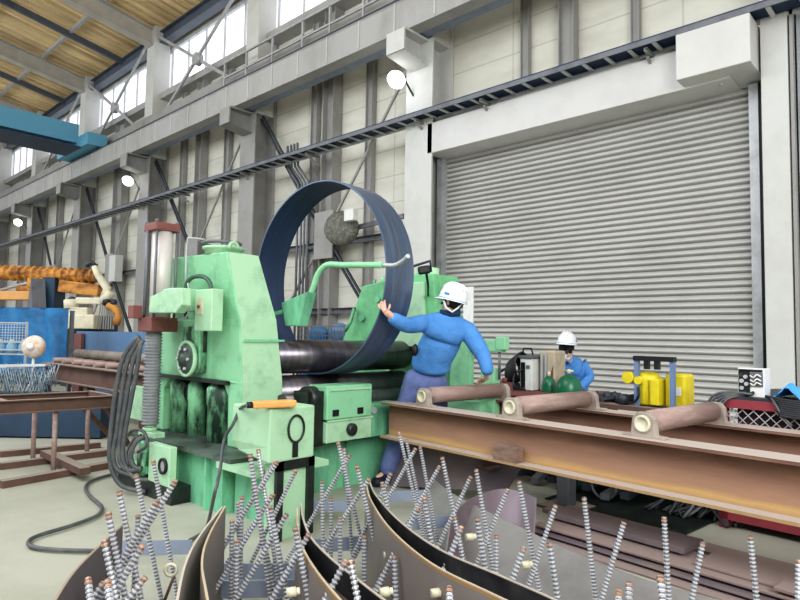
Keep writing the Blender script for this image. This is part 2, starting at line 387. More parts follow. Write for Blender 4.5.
# crane runway girder with rail, stiffeners
t = thing('crane_girder', 'long grey crane runway girder with stiffeners along the wall', 'girder', (-18, 8.6, 7.4))
MB().hbeam((-46, 8.75, 7.72), (2, 8.75, 7.72), .66, .3, .03, .02).build('girder_beam', M['girder'], t)
MB().box(-46, 2, 8.6, 8.64, 7.42, 8.03).build('web_plate', M['girder'], t)
s = MB(); x = -45.
while x < 2: s.box(x-.012, x+.012, 8.575, 8.6, 7.43, 8.02); x += 1.05
s.build('stiffener_set', M['col_light'], t)['kind'] = 'stuff'
MB().section((-46, 8.68, 8.05), (2, 8.68, 8.05), [(-.05, 0), (.05, 0), (.02, .02), (.035, .09), (-.035, .09), (-.02, .02)]).build('crane_rail', M['dark_steel'], t)
MB().box(-46, 2, 8.92, 9.22, 8.05, 8.09).build('walkway', M['dark_steel'], t)
MB().box(-46, 2, 8.94, 9.18, 7.42, 7.47).build('lower_bracing', M['flatbar'], t)
t = thing('guard_rail', 'thin pale guard rail on the crane girder walkway', 'railing', (-11.5, 8.9, 8.06))
for xx in (-15.2, -14.1, -12.9, -11.65, -10.63, -9.5): MB().bar((xx, 8.9, 8.09), (xx, 8.9, 9.0), .05, .05).build('post', M['pale_steel'], t)
MB().bar((-15.2, 8.9, 9.0), (-9.0, 8.9, 9.0), .05, .05).build('top_rail', M['pale_steel'], t)
MB().bar((-15.2, 8.9, 8.55), (-9.0, 8.9, 8.55), .04, .04).build('middle_rail', M['pale_steel'], t)
# conduits running under the walkway
o = MB().box(-46, 2, 9.08, 9.16, 8.35, 8.75).build('trolley_duct', M['col']); tag(o, 'grey flat conductor duct along the wall above the girder', 'duct')

# ladder cable tray
t = thing('cable_tray', 'dark ladder-type cable tray running the length of the wall', 'cable tray', (-18, 9.0, 5.7))
MB().box(-46, -1.0, 8.88, 8.9, 5.70, 5.78).build('side_rail', M['mid_steel'], t)
MB().box(-46, -1.0, 9.3, 9.34, 5.70, 5.80).build('side_rail', M['galv'], t)
MB().box(-46, -1.0, 8.92, 9.28, 5.75, 5.82).build('cable', mat('cable_navy', '#1f3350', .6), t)
x = -45.8; rg = MB()
while x < -1: rg.box(x-.03, x+.03, 8.89, 9.32, 5.71, 5.735); x += .37
rg.build('rung_set', M['galv'], t)['kind'] = 'stuff'
for i, xx in enumerate([-6.4, -3.4] + [c+.1 for c in COLX[1:]] + [-11.5, -17.9]):
    MB().channel((xx, 8.95, 5.66), (xx, 9.88 if xx > -8 else 9.4, 5.66), .05, .05, .01).bar((xx, 9.1, 5.6), (xx, 9.38, 5.45), .04, .04).build('bracket', M['col'], t)
o = MB().cyl((-8.0, 9.3, 5.66), (-3.0, 9.3, 5.66), .035, n=10).build('conduit_pipe', M['galv']); tag(o, 'pale conduit pipe just under the cable tray above the shutter', 'pipe')

# lamps
lp = thing('bay_lamp', 'glowing white globe lamp on the column left of the shutter', 'lamp', (-8.4, 8.9, 6.4), 0, 'wall lamps')
MB().lathe([(-.12, .02), (-.1, .12), (0, .19), (.08, .19), (.16, .12), (.2, .0)], (-8.4, 8.85, 6.6), (0, -.6, -.8), 16).build('globe', M['lamp'], lp)
MB().lathe([(0, .06), (.2, .06), (.22, .12), (.1, .14)], (-8.4, 8.95, 6.75), (0, -.6, -.8), 14).build('housing', M['mid_steel'], lp)
MB().bar((-8.4, 8.98, 6.75), (-8.25, 9.2, 6.3), .03, .03).build('arm', M['dark_steel'], lp)
copy_thing(lp, (-21.25, 8.9, 6.4), 'glowing white lamp above the tall maroon-capped cylinder')
copy_thing(lp, (-33.75, 8.9, 6.4), 'glowing white lamp at the far left of the wall')

# roof beams, purlins, eaves beam
for i, cx in enumerate(COLX[3:]):
    t = thing('roof_beam', 'pale steel roof beam meeting ' + ['the nearest of the high window columns', 'the second high window column from the shutter side',
              'the third high window column, above the blue crane', 'the farthest high window column'][i], 'roof beam', (cx, 9, 11.5), 0, 'roof beams')
    MB().hbeam((cx, 9.8, 11.62), (cx, 2.1, 12.9), .62, .34, .03, .02).build('beam_body', M['beam_light'], t)
    if i < 3: MB().bar((cx-3.1, 9.8, 11.85), (cx-3.1, 2.1, 13.2), .12, .22).build('rafter', M['purlin'], t)
for i, (yy, zz, w_) in enumerate([(9.55, 11.72, .34)]):
    o = MB().hbeam((-46, yy, zz), (3, yy, zz), .42, .3, .03, .03).build('eaves_beam', M['purlin']); tag(o, 'dark blue-grey eaves beam above the high windows', 'eaves beam')
for i, (yy, nm) in enumerate([(7.6, 'second from the wall'), (5.4, 'third from the wall'), (3.4, 'farthest from the wall')]):
    zz = 12.1 + (10.05-yy)/8.05*1.4 - .18
    o = MB().bar((-46, yy, zz), (3, yy, zz), .1, .14).build('purlin', M['pale_steel']); tag(o, 'thin pale roof purlin under the tan deck, '+nm, 'purlin', 'roof purlins')

# blue overhead crane bridge
t = thing('bridge_crane', 'light blue overhead crane beam at the upper left', 'crane', (-24.6, 6, 8.3))
MB().box(-25.3, -24.6, 1.5, 8.3, 8.5, 9.2).build('bridge_beam', M['crane_blue'], t)
MB().box(-25.1, -24.4, 1.5, 8.3, 8.42, 8.5).build('lower_flange', M['crane_blue'], t)
e = MB().box(-26.6, -23.4, 8.2, 8.9, 8.2, 8.65).build('end_carriage', M['crane_blue'], t)
MB().cyl((-23.8, 8.6, 8.2), (-23.8, 8.75, 8.2), .14).build('wheel', M['dark_steel'], e)
MB().box(-25.6, -24.0, 1.5, 8.2, 8.15, 8.2).build('cable_track', M['navy'], t)

# ================================================================ roller shutter
def groove_shade(m):  # darkens each slat upward from its groove: shade put into the colour
    nt = m.node_tree; N = nt.nodes; L = nt.links; b = N['Principled BSDF']; src = b.inputs['Base Color'].links[0].from_socket
    g = N.new('ShaderNodeNewGeometry'); sp = N.new('ShaderNodeSeparateXYZ'); L.new(g.outputs['Position'], sp.inputs[0])
    a = N.new('ShaderNodeMath'); a.operation = 'FLOORED_MODULO'; L.new(sp.outputs['Z'], a.inputs[0]); a.inputs[1].default_value = .1
    r = N.new('ShaderNodeValToRGB'); e = r.color_ramp.elements; e[0].position = 0; e[0].color = (.75,.75,.75,1); e[1].position = .045; e[1].color = (0,0,0,1)
    L.new(a.outputs[0], r.inputs['Fac'])
    x = N.new('ShaderNodeMix'); x.data_type = 'RGBA'; L.new(r.outputs['Color'], x.inputs['Factor']); L.new(src, x.inputs['A']); x.inputs['B'].default_value = lin('#55544f')
    L.new(x.outputs['Result'], b.inputs['Base Color'])
groove_shade(M['shutter'])
d = MB()
import math as _m
n = int((5.0)/.1); seg = 8; pts = []
for i in range(n):
    for j in range(seg):
        a = j/seg; pts.append((.1*(i+a), [.03, .0, -.022, -.034, -.036, -.030, -.012, .012][j]))
pts.append((.1*n, 0))
vs = [(-7.86, 9.78+dy, z) for z, dy in pts] + [(-2.13, 9.78+dy, z) for z, dy in pts]; k = len(pts)
d.add(vs, [(i, i+k, i+k+1, i+1) for i in range(k-1)], True)
door = d.build('door_1', M['shutter'], centre=False); struct(door, 'large grey roller shutter of narrow horizontal slats')
MB().box(-7.92, -7.78, 9.6, 9.86, 0, 5.0).box(-7.97, -7.92, 9.66, 9.9, 0, 5.0).build('guide_rail', M['pale_steel'], door)
MB().box(-2.17, -2.05, 9.62, 9.86, 0, 5.0).build('guide_rail', M['pale_steel'], door)
MB().box(-2.05, -1.96, 9.66, 9.88, 0, 5.7).box(-8.0, -7.97, 9.7, 9.9, 0, 5).build('side_gap', M['black'], door)
MB().box(-7.86, -2.3, 9.2, 9.86, 5.0, 5.62).build('header_box', M['white_box'], door, bevel=.01)
mb = MB().box(-2.92, -1.97, 8.88, 9.8, 5.03, 5.7).build('motor_cover', M['white_box'], door, bevel=.012)
MB().sphere((-2.45, 9.35, 5.0), .035).build('knob', M['pale_steel'], mb)
# small wall door leaf visible left of the shutter
tag(MB().box(-8.7, -8.45, 9.78, 9.86, 0, 5).build('wall_pipe_cover', M['col_light']), 'narrow pale sheet cover strip behind the column left of the shutter', 'cover strip')
# vertical conduits seen by the ring
for i, (xx, nm) in enumerate([(-12.25, 'leftmost'), (-12.1, 'second'), (-11.97, 'third'), (-11.84, 'rightmost')]):
    o = MB().tube([(xx-.5, 9.35, 6.2), (xx-.45, 9.35, 5.6), (xx, 9.35, 5.1), (xx, 9.35, 0)], .03, 8).build('conduit_pipe', M['mid_steel'])
    tag(o, 'thin upright conduit behind the bent ring, %s of four' % nm, 'pipe', 'conduits behind the ring')
# reel / winding device on the gusset
t = thing('wall_fan', 'old round wall fan with white label seen through the bent ring', 'fan', (-10.3, 9.2, 3.7))
MB().lathe([(0, .05), (.02, .36), (.06, .4), (.18, .4), (.24, .3), (.26, .08)], (-10.35, 9.2, 3.72), (.5, -.85, .1), 20).build('fan_guard', mat('fan_mesh', '#5d5d55', .7, dirt='#8b8a7f', amt=.9, scale=14), t)
MB().box(-10.05, -9.75, 8.95, 9.1, 3.85, 4.1).build('label_box', M['white'], t)
MB().bar((-10.3, 9.35, 3.75), (-8.6, 9.35, 3.85), .06, .1).build('arm', M['mid_steel'], t)
# right-hand wall beyond the column
o = MB().box(-1.56, -1.1, 9.55, 9.88, 0, 9.7).build('wall_panel', mat('panel_blue_grey', '#b9bdc2', .6, dirt='#a2a6ab', amt=.5, scale=1)); tag(o, 'pale blue-grey panel on the wall right of the column', 'wall panel')
t = thing('wall_conduit_box', 'pale grey junction pipe on the panel right of the column', 'pipe', (-1.3, 9.4, 4)); 
MB().tube([(-1.36, 9.48, 9), (-1.36, 9.48, 5.2), (-1.2, 9.4, 5.0), (-1.1, 9.4, 4.2)], .04).build('pipe_run', M['mid_steel'], t)
MB().box(-1.42, -1.2, 9.4, 9.55, 4.3, 4.6).build('box_body', M['pale_steel'], t)

# ================================================================ plate bending machine
T = thing('plate_bending_machine', 'large green plate rolling machine with dark steel rolls and oily base', 'machine', (-4.6, 3.4, 0))
# front housing: tapering block, arched opening below
hs = MB()
hs.loft([[(-5.42, 2.6, .93), (-4.04, 2.6, .93), (-4.04, 2.97, .93), (-5.42, 2.97, .93)],
         [(-5.42, 2.6, 1.42), (-4.09, 2.59, 1.42), (-4.09, 2.93, 1.42), (-5.42, 2.93, 1.42)]])
hs.loft([[(-5.2, 2.6, 1.42), (-4.09, 2.59, 1.42), (-4.09, 2.93, 1.42), (-5.2, 2.93, 1.42)],
         [(-5.17, 2.56, 1.97), (-4.21, 2.53, 1.945), (-4.21, 2.81, 1.945), (-5.17, 2.83, 1.97)]])
hs.box(-5.42, -5.3, 2.6, 2.95, .43, .93); hs.box(-4.22, -4.04, 2.6, 2.97, .43, .93)
hs.prism([(-5.3, .93), (-5.3, .8), (-5.2, .93)], 'xz', 2.6, 2.95); hs.prism([(-4.22, .93), (-4.32, .93), (-4.22, .8)], 'xz', 2.6, 2.95)
H = hs.build('front_housing', M['green'], T, bevel=.012)
# right face in its lit tone, painted as a paler skin over the housing
MB().add([(-4.035, 2.6, .43), (-4.035, 2.97, .43), (-4.035, 2.97, .93), (-4.083, 2.93, 1.42), (-4.2, 2.82, 1.94), (-4.2, 2.54, 1.94), (-4.083, 2.595, 1.42), (-4.035, 2.605, .93)],
         [(0,1,2,7), (7,2,3,6), (6,3,4,5)]).build('side_lit_skin', M['green_light'], H)
MB().add([(-4.03, 2.6, 1.245), (-4.03, 2.98, 1.245), (-4.03, 2.98, 1.262), (-4.03, 2.6, 1.262)], [(0,1,2,3)]).build('weld_seam', M['green_teal'], H)
MB().box(-5.42, -4.2, 2.56, 2.62, .905, .935).build('opening_lip', M['oil_black'], H)
MB().box(-5.4, -4.2, 2.9, 2.94, .43, .93).build('dark_recess', M['oil_black'], H)
for cx, r_, mt in ((-5.17, .085, 'green_dark'), (-4.87, .08, 'green_dark'), (-4.46, .125, 'green_dark')):
    MB().lathe([(.43, r_), (.72, r_), (.73, r_*1.06), (.86, r_*1.06), (.9, r_*.7)], (cx, 2.70, 0), n=20).build('guide_column', M[mt], T)
for cx in (-5.03, -4.68):
    MB().cyl((cx, 2.84, .43), (cx, 2.84, .74), .05).build('dark_rod', M['oil_black'], T)
    MB().lathe([(0, .06), (.02, .07), (.1, .07), (.12, .05)], (cx, 2.68, .78), (0, 1, 0), 18).build('bearing_hole', M['black'], T)
# bearing carrier with round hub
hb = MB().box(-4.86, -4.56, 2.53, 2.6, .98, 1.36).build('bearing_carrier', M['green_dark'], T, bevel=.01)
MB().lathe([(0, .13), (.05, .13), (.07, .1), (.07, .05), (.1, .04), (.1, 0)], (-4.72, 2.55, 1.09), (0, -1, 0), 28).build('hub', mat('hub_grey', '#4f5d55', .45, .3, dirt='#1a1e1a', amt=.9, scale=12), hb)
MB().lathe([(0, .15), (.03, .15), (.03, .128), (0, .128)], (-4.72, 2.52, 1.09), (0, -1, 0), 28).build('hub_rim', M['green_light'], hb)
for k in range(6):
    a = k*math.pi/3; MB().cyl((-4.72+.09*math.cos(a), 2.475, 1.09+.09*math.sin(a)), (-4.72+.09*math.cos(a), 2.455, 1.09+.09*math.sin(a)), .012, n=8).build('bolt', M['pale_steel'], hb)
# housing top: round collar, lifting eye, little pipe
MB().lathe([(0, .15), (.04, .15), (.045, .17), (.065, .17), (.07, .15), (.075, .0)], (-4.5, 2.68, 1.95), n=28).build('top_collar', M['green_light'], H)
MB().tube([(-4.5+.16*math.cos(a), 2.68+.15*math.sin(a)-.02, 2.045) for a in [x*.3-3 for x in range(14)]], .014).build('grease_pipe', M['mid_steel'], H)
MB().tube([(-4.25, 2.62+.04*math.cos(a), 1.98+.05*math.sin(a)) for a in [x*.4 for x in range(9)]], .014).build('lifting_eye', M['green_light'], H)
MB().tube(smoothline([(-4.78, 2.5, 1.72), (-4.78, 2.5, 2.06), (-4.75, 2.52, 2.1), (-4.66, 2.6, 2.09)], 4), .008, 6).build('thin_pipe', M['pale_steel'], H)
# control box and hose loop
cb = MB().box(-4.463, -4.205, 2.42, 2.52, 1.32, 1.646).build('control_box', M['green_light'], T, bevel=.008)
MB().box(-4.412, -4.336, 2.412, 2.42, 1.45, 1.58).build('name_plate', M['brass'], cb)
MB().cyl((-4.379, 2.42, 1.51), (-4.379, 2.4, 1.51), .014, n=12).build('switch', M['maroon_red'], cb)
MB().tube(smoothline([(-4.71, 2.48, 1.426), (-4.74, 2.48, 1.601), (-4.716, 2.48, 1.717), (-4.603, 2.48, 1.761), (-4.444, 2.48, 1.752), (-4.348, 2.48, 1.699), (-4.329, 2.48, 1.643)]), .018, 8).build('hose_loop', mat('hose_dark_green', '#3f5f50', .5, dirt='#20332b', amt=.7), T)
MB().tube(smoothline([(-4.585, 2.42, 1.706), (-4.558, 2.42, 1.568), (-4.581, 2.42, 1.439), (-4.728, 2.42, 1.408)]), .008, 6).build('signal_wire', M['pale_steel'], T)
MB().cyl((-4.429, 2.5, 1.15), (-4.429, 2.5, 1.35), .015, n=8).build('box_conduit', M['oil_black'], T)
# cantilever arm carrying the cylinder
ar = MB()
ar.prism([(-4.875, 1.461), (-4.869, 1.592), (-4.548, 1.653), (-4.34, 1.644), (-4.331, 1.514), (-4.42, 1.455)], 'xz', 2.24, 2.32)
ar.box(-4.804, -4.602, 2.32, 2.6, 1.48, 1.66)
ar.build('cylinder_arm', M['green_light'], T, bevel=.008)
# hydraulic cylinder with four tie rods
CX, CY = -5.057, 2.42
cy = MB().lathe([(1.4, .088), (2.2, .088)], (CX, CY, 0), n=28).build('hydraulic_cylinder', M['cream'], T)
MB().box(CX-.125, CX+.1, CY-.11, CY+.11, 2.17, 2.24).build('top_plate', M['maroon'], cy, bevel=.008)
MB().box(CX-.15, CX+.1, CY-.12, CY+.12, 1.31, 1.43).build('lower_plate', M['maroon'], cy, bevel=.008)
MB().box(CX-.17, CX-.07, CY-.2, CY-.12, 1.42, 1.53).build('port_block', M['maroon'], cy, bevel=.006)
for sx in (-.105, .08):
    for sy in (-.09, .09):
        MB().cyl((CX+sx, CY+sy, 1.4), (CX+sx, CY+sy, 2.17), .011, n=10).cyl((CX+sx, CY+sy, 2.24), (CX+sx, CY+sy, 2.26), .018, n=6).build('tie_rod', M['mid_steel'], cy)
MB().cyl((CX-.05, CY-.11, 1.45), (CX-.05, CY-.11, 2.17), .014, n=8).build('oil_pipe', M['mid_steel'], cy)
BX = -5.106
bl = []; z = .52
while z < 1.31: bl += [(z, .062), (z+.012, .076), (z+.02, .062)]; z += .027
MB().lathe(bl, (BX, 2.4, 0), n=24).build('bellows', M['bellows'], T)
# lower left: gearbox, coupling and gauge block
gb = MB()
gb.box(-5.224, -4.927, 2.35, 2.45, .36, .47); gb.cyl((BX, 2.4, .47), (BX, 2.4, .5), .06).cyl((BX, 2.4, .5), (BX, 2.4, .53), .045)
gb.build('spindle_block', M['green_light'], T, bevel=.008)
MB().box(BX-.06, BX-.04, 2.34, 2.35, .39, .44).build('block_mark', M['oil_black'], T)
MB().box(-5.786, -5.493, 2.5, 2.58, .5, .8).build('side_box', M['green_light'], T, bevel=.006)
gg = MB().box(-4.79, -4.443, 2.25, 2.31, .13, .43).build('gauge_block', M['green_light'], T, bevel=.006)
GX = -4.528; GZ = 0.282
MB().lathe([(0, .062), (.02, .062), (.02, .045), (.008, .04)], (GX, 2.25, GZ), (0, -1, 0), 20).build('gauge_ring', M['black'], gg)
MB().cyl((GX, 2.25, GZ), (GX, 2.24, GZ), .04).build('gauge_face', M['pale_steel'], gg)
MB().lathe([(0, .05), (.12, .05), (.13, .03)], (-5.291, 2.35, 0.15), (1, 0, 0), 18).cyl((-5.368, 2.38, 0.229), (-5.347, 2.38, 0.017), .045).build('pump', M['green_light'], T)
MB().cyl((-5.021, 2.3, 0.313), (-5.0, 2.3, 0.089), .04).cyl((-5.087, 2.36, 0.397), (-5.064, 2.36, 0.151), .05).build('pump_valve', M['green_dark'], T)
MB().bar((-5.381, 2.33, 0.105), (-4.928, 2.33, 0.177), .05, .06).build('pump_frame', M['green_teal'], T)
MB().box(-5.374, -4.42, 2.26, 2.42, 0, .13).build('pump_tray', M['oil_black'], T)
for k in range(3):
    MB().tube(smoothline([(-5.255, 2.28, 0.418), (-4.982, 2.2, 0.508), (-4.782, 2.2, 0.515), (-4.721, 2.2, 0.422), (-4.874, 2.2, 0.346)], 4) if k == 0 else smoothline([(BX-.1+.05*k, 2.3, .42), (BX-.12+.05*k, 2.24, .3), (BX-.02+.05*k, 2.22, .2)], 4), .012, 7).build('short_hose', M['hose'], T)
# base with deck plate
bs = MB(); bs.box(-5.35, -3.97, 2.42, 4.1, 0, .4); bs.box(-5.35, -4.4, 4.1, 5.35, 0, .4)
for x_ in (-4.63, -4.15): bs.box(x_-.012, x_+.012, 2.38, 2.42, 0, .4)
for y_ in (2.9, 3.1, 3.6): bs.box(-3.97, -3.93, y_-.012, y_+.012, 0, .38)
bs.build('base', M['green_teal'], T)
MB().prism([(-5.4, 2.34), (-3.75, 2.34), (-3.72, 2.7), (-3.9, 2.9), (-3.9, 4.12), (-4.3, 4.2), (-4.3, 5.4), (-5.4, 5.4)], 'xy', .4, .43).build('deck_plate', mat('deck_oily', '#5d6a62', .45, dirt='#2a2624', amt=.9, scale=3, edges=(.4, .6)), T)
MB().box(-3.9, -3.42, 2.32, 2.95, .36, .4).build('step_plate', M['green_light'], T)
MB().box(-3.93, -3.55, 2.5, 2.9, 0, .36).build('foot_box', M['green_teal'], T)
# terminal box with round mark, pillar under it
tb = MB(); xa, xb = -3.6, -3.175
tb.loft([[(xa+.06, 2.27, .53), (xb-.0, 2.25, .5), (xb, 2.61, .5), (xa+.06, 2.61, .53)], [(xa, 2.25, .6), (xb, 2.25, .6), (xb, 2.61, .6), (xa, 2.61, .6)], [(xa, 2.25, .84), (xb, 2.25, .84), (xb, 2.61, .84), (xa, 2.61, .84)]])
B = tb.build('terminal_box', M['green_light'], T, bevel=.012)
MB().tube([(xb+.012, 2.45+.062*math.cos(a), .7+.085*math.sin(a)) for a in [x*math.pi/12 for x in range(24)]], .008, 6, closed=True).build('round_mark', M['oil_black'], B)
MB().box(xb, xb+.01, 2.43, 2.47, .52, .62).build('mark_stem', M['oil_black'], B)
pi = MB(); pi.box(-3.36, -3.22, 2.36, 2.6, 0, .52); pi.build('pillar', M['green_light'], T)
fr = MB(); fr.box(-3.22, -3.19, 2.33, 2.38, 0, .5); fr.box(-3.22, -3.19, 2.58, 2.63, 0, .5); fr.box(-3.22, -3.19, 2.33, 2.63, .44, .5)
fr.build('pillar_frame', M['oil_black'], T)
# rolls
for nm, cx, cz, r_, ya, yb in (('upper_roll', -4.24, 1.115, .143, 2.93, 4.66), ('lower_roll', -4.24, .808, .15, 2.93, 4.66)):
    MB().lathe([(0, r_*.8), (.06, r_*.8), (.07, r_), (yb-ya-.07, r_), (yb-ya-.06, r_*.8), (yb-ya, r_*.8)], (cx, ya, cz), (0, 1, 0), 40).build(nm, M['roll'], T)
MB().lathe([(0, .09), (1.75, .09)], (-3.98, 2.93, .74), (0, 1, 0), 24).build('side_roll', M['roll'], T)
MB().box(-4.5, -3.95, 2.95, 4.6, .43, .52).build('roll_bed', M['oil_black'], T)
# gear cover in front of the lower roll
gc = MB().box(-3.94, -3.7, 3.16, 3.66, .63, .9).build('gear_cover', M['green'], T, bevel=.012)
MB().box(-3.7, -3.688, 3.19, 3.63, .86, .875).box(-3.7, -3.69, 3.16, 3.66, .617, .63).build('cover_seam', M['green_light'], gc)
for y_ in (3.25, 3.52): MB().box(-3.7, -3.69, y_-.03, y_+.03, .66, .71).build('cover_slot', M['black'], gc)
lb = MB().box(-3.94, -3.7, 3.16, 3.66, .45, .615).build('lower_gear_box', M['green_light'], T, bevel=.01)
MB().lathe([(0, .05), (.03, .05), (.04, .03)], (-3.7, 3.42, .54), (1, 0, 0), 16).build('drain_plug', M['oil_black'], lb)
MB().lathe([(0, .1), (.08, .1), (.1, .07)], (-3.8, 3.02, .8), (0, 1, 0), 18).build('gear_wheel', M['oil_black'], T)
MB().box(-3.92, -3.74, 3.0, 3.16, .43, .86).build('gear_side', M['oil_black'], T)
MB().box(-3.96, -3.78, 3.68, 4.05, .43, .72).build('bearing_box', M['green_teal'], T, bevel=.01)
MB().lathe([(0, .03), (.02, .03)], (-3.78, 3.75, .66), (1, 0, 0), 12).build('round_cap', M['pale_steel'], T)
# rear housing
rh = MB(); rh.prism([(-5.3, .43), (-5.3, 1.12), (-4.92, 1.86), (-4.62, 1.9), (-4.5, 1.9), (-4.45, 1.96), (-3.9, 1.94), (-3.84, 1.5), (-3.78, .43)], 'xz', 4.68, 5.1)
R_ = rh.build('rear_housing', mat('housing_mid_green', '#78c08a', .5, dirt='#3f7a5b', amt=.7, scale=3), T, bevel=.012)
MB().box(-4.48, -4.42, 4.62, 4.68, .9, 1.93).build('housing_rib', M['green_light'], R_)
MB().prism([(-4.4, 1.2), (-3.95, 1.2), (-4.0, 1.86), (-4.35, 1.86)], 'xz', 4.64, 4.68).build('cover_panel', M['green_light'], R_, bevel=.01)
MB().cyl((-4.15, 4.9, 1.94), (-4.15, 4.9, 2.03), .12).cyl((-3.98, 4.8, 1.9), (-3.98, 4.8, 2.0), .05).build('top_boss', M['green_light'], R_)
for q in ((-4.72, 1.88), (-4.85, 1.85)): MB().cyl((q[0], 4.8, q[1]), (q[0], 4.8, q[1]+.09), .02).build('eye_bolt', M['green_dark'], R_)
MB().tube([(-5.0, 4.64, 1.62), (-5.02, 4.6, 1.45), (-5.1, 4.6, 1.36)], .02).build('green_handle', M['green_dark'], R_)
for q in ((-4.9, 1.5), (-4.66, 1.7), (-4.7, 1.35)): MB().cyl((q[0], 4.68, q[1]), (q[0], 4.65, q[1]), .035, n=12).build('bolt_cap', M['green_teal'], R_)
# bracket arm supporting the sheet
am = MB()
am.tube(smoothline([(-4.018, 3.12, 1.409), (-3.86, 3.12, 1.684), (-3.801, 3.12, 1.794), (-3.692, 3.12, 1.86), (-3.479, 3.12, 1.845), (-3.069, 3.12, 1.817)], 5), .024, 10)
am.build('support_arm', M['green'], T)
MB().prism([(-4.189, 1.569), (-4.125, 1.375), (-3.952, 1.375), (-3.847, 1.649)], 'xz', 3.05, 3.15).cyl((-4.2, 2.9, 1.45), (-4.2, 3.1, 1.5), .02).build('arm_bracket', M['green_teal'], T, bevel=.006)
MB().tube(smoothline([(-3.069, 3.12, 1.817), (-2.931, 3.1, 1.805), (-2.827, 3.08, 1.831), (-2.763, 3.05, 1.851)], 5), .016, 8).build('clamp_hook', M['pale_steel'], T)
# side bracket sticking out on the right of the operator
sb = MB(); P0 = (-3.346, 4.691, 1.226)
sb.box(P0[0]-.1, P0[0]+.26, P0[1], P0[1]+.08, P0[2]-.05, P0[2]+.06).box(P0[0]+.2, P0[0]+.3, P0[1]-.01, P0[1]+.07, P0[2]-.03, P0[2]+.09)
sb.box(P0[0]-.35, P0[0]-.1, P0[1]+.02, P0[1]+.08, .3, P0[2]+.05)
sb.box(P0[0]+.03, P0[0]+.18, P0[1], P0[1]+.1, .35, P0[2]-.2)
sb.box(P0[0]-.35, P0[0]+.1, P0[1]-.1, P0[1]+.08, .45, .72)
SB = sb.build('outboard_bracket', M['green'], T, bevel=.008)
MB().cyl((P0[0]+.22, P0[1]+.03, P0[2]-.3), (P0[0]+.22, P0[1]+.03, P0[2]), .012).build('bracket_rod', M['mid_steel'], SB)
t = thing('work_light', 'small black work light hooked beside the top right of the bent ring', 'light', (-3.47, 4.042, 1.908))
MB().bar((-3.509, 4.008, 1.881), (-3.431, 4.078, 1.9), .08, .07).build('lamp_body', M['black'], t, bevel=.015)
MB().tube([(-3.566, 3.887, 1.882), (-3.501, 3.944, 1.919), (-3.429, 4.075, 1.971), (-3.425, 4.086, 1.874)], .012).build('arm', M['dark_steel'], t)
MB().tube([(-3.457, 4.055, 1.891), (-3.609, 4.265, 1.781), (-4.144, 4.9, 1.694)], .012).build('stand', M['dark_steel'], t)

# bent ring between the rolls
rg = thing('bent_steel_ring', 'large bluish steel hoop curled up in the rolls of the green machine', 'steel ring', (-4.13, 3.35, .96), math.radians(2.27))
R1, R2, W_ = .845, .832, .334; n = 96; vs = []
for k in range(n):
    a = 2*math.pi*k/n; c, s_ = math.cos(a), math.sin(a)
    for rr, yy in ((R1, 0), (R1, W_), (R2, W_), (R2, 0)): vs.append((rr*c, yy, .849+rr*s_))
m_ = MB(); fs = []
for k in range(n):
    q = (k+1) % n
    for i in range(4): fs.append((k*4+i, q*4+i, q*4+(i+1) % 4, k*4+(i+1) % 4))
for i in range(0, len(fs), 1): m_.smooth.add(i)
m_.v = vs; m_.f = fs
ro = m_.build('rolled_sheet', M['ring_steel'], rg, local=True)
md = ro.modifiers.new('e', 'EDGE_SPLIT'); md.split_angle = math.radians(40)
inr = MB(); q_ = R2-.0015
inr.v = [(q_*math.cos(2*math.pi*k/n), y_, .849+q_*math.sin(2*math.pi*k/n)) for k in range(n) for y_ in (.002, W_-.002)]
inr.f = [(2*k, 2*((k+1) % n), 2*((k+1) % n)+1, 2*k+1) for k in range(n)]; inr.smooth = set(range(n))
inr.build('inner_face', M['ring_inner_shade'], rg, local=True, label='inner face of the hoop, blue darkened for shade')
ws = MB(); ws.v = [(R1*1.002*math.cos(2*math.pi*k/n), y_, .849+R1*1.002*math.sin(2*math.pi*k/n)) for k in range(n) for y_ in (W_*.46, W_*.5)]
ws.f = [(2*k, 2*((k+1) % n), 2*((k+1) % n)+1, 2*k+1) for k in range(n)]
ws.build('scribe_line', M['mid_steel'], rg, local=True)

# yellow pendant on the terminal box, with its cable to the floor
t = thing('pendant_switch', 'yellow-orange pendant switch bar lying on the green terminal box', 'switch', (-3.4, 2.3, .84))
pa, pb = Vector((-3.215, 2.146, 0.868)), Vector((-3.142, 2.417, 0.868))
MB().bar(pa, pb, .075, .045).build('handle_body', M['orange_wood'], t, bevel=.012)
MB().cyl(pa, pa - (pb-pa).normalized()*.03, .02).build('cable_gland', M['black'], t)
MB().tube(smoothline([pa - (pb-pa).normalized()*.03, (-3.524, 2.26, 0.807), (-3.538, 2.22, 0.711), (-3.608, 2.2, 0.6), (-3.479, 2.1, 0.44), (-3.194, 1.9, 0.39)  , (-3.706, 2.148, 0.02), (-3.575, 1.965, 0.015), (-3.478, 1.786, 0.015), (-3.584, 1.654, 0.015)], 6), .011, 7).build('cable', M['hose'], t)
o = MB().tube(smoothline([(-5.68, 2.45, 0.04), (-5.68, 2.344, 0.02), (-5.586, 2.162, 0.02), (-5.424, 2.021, 0.02), (-5.115, 1.924, 0.02), (-4.798, 1.879, 0.02), (-4.643, 1.848, 0.02), (-4.471, 1.742, 0.02), (-4.359, 1.535, 0.02), (-4.296, 1.339, 0.02), (-4.22, 1.256, 0.02), (-4.088, 1.24, 0.02), (-3.925, 1.334, 0.02), (-3.747, 1.491, 0.02), (-3.59, 1.627, 0.02)], 6), .013, 8).build('floor_hose', M['hose'])
tag(o, 'dark grey hose snaking in an S across the pale floor', 'hose')
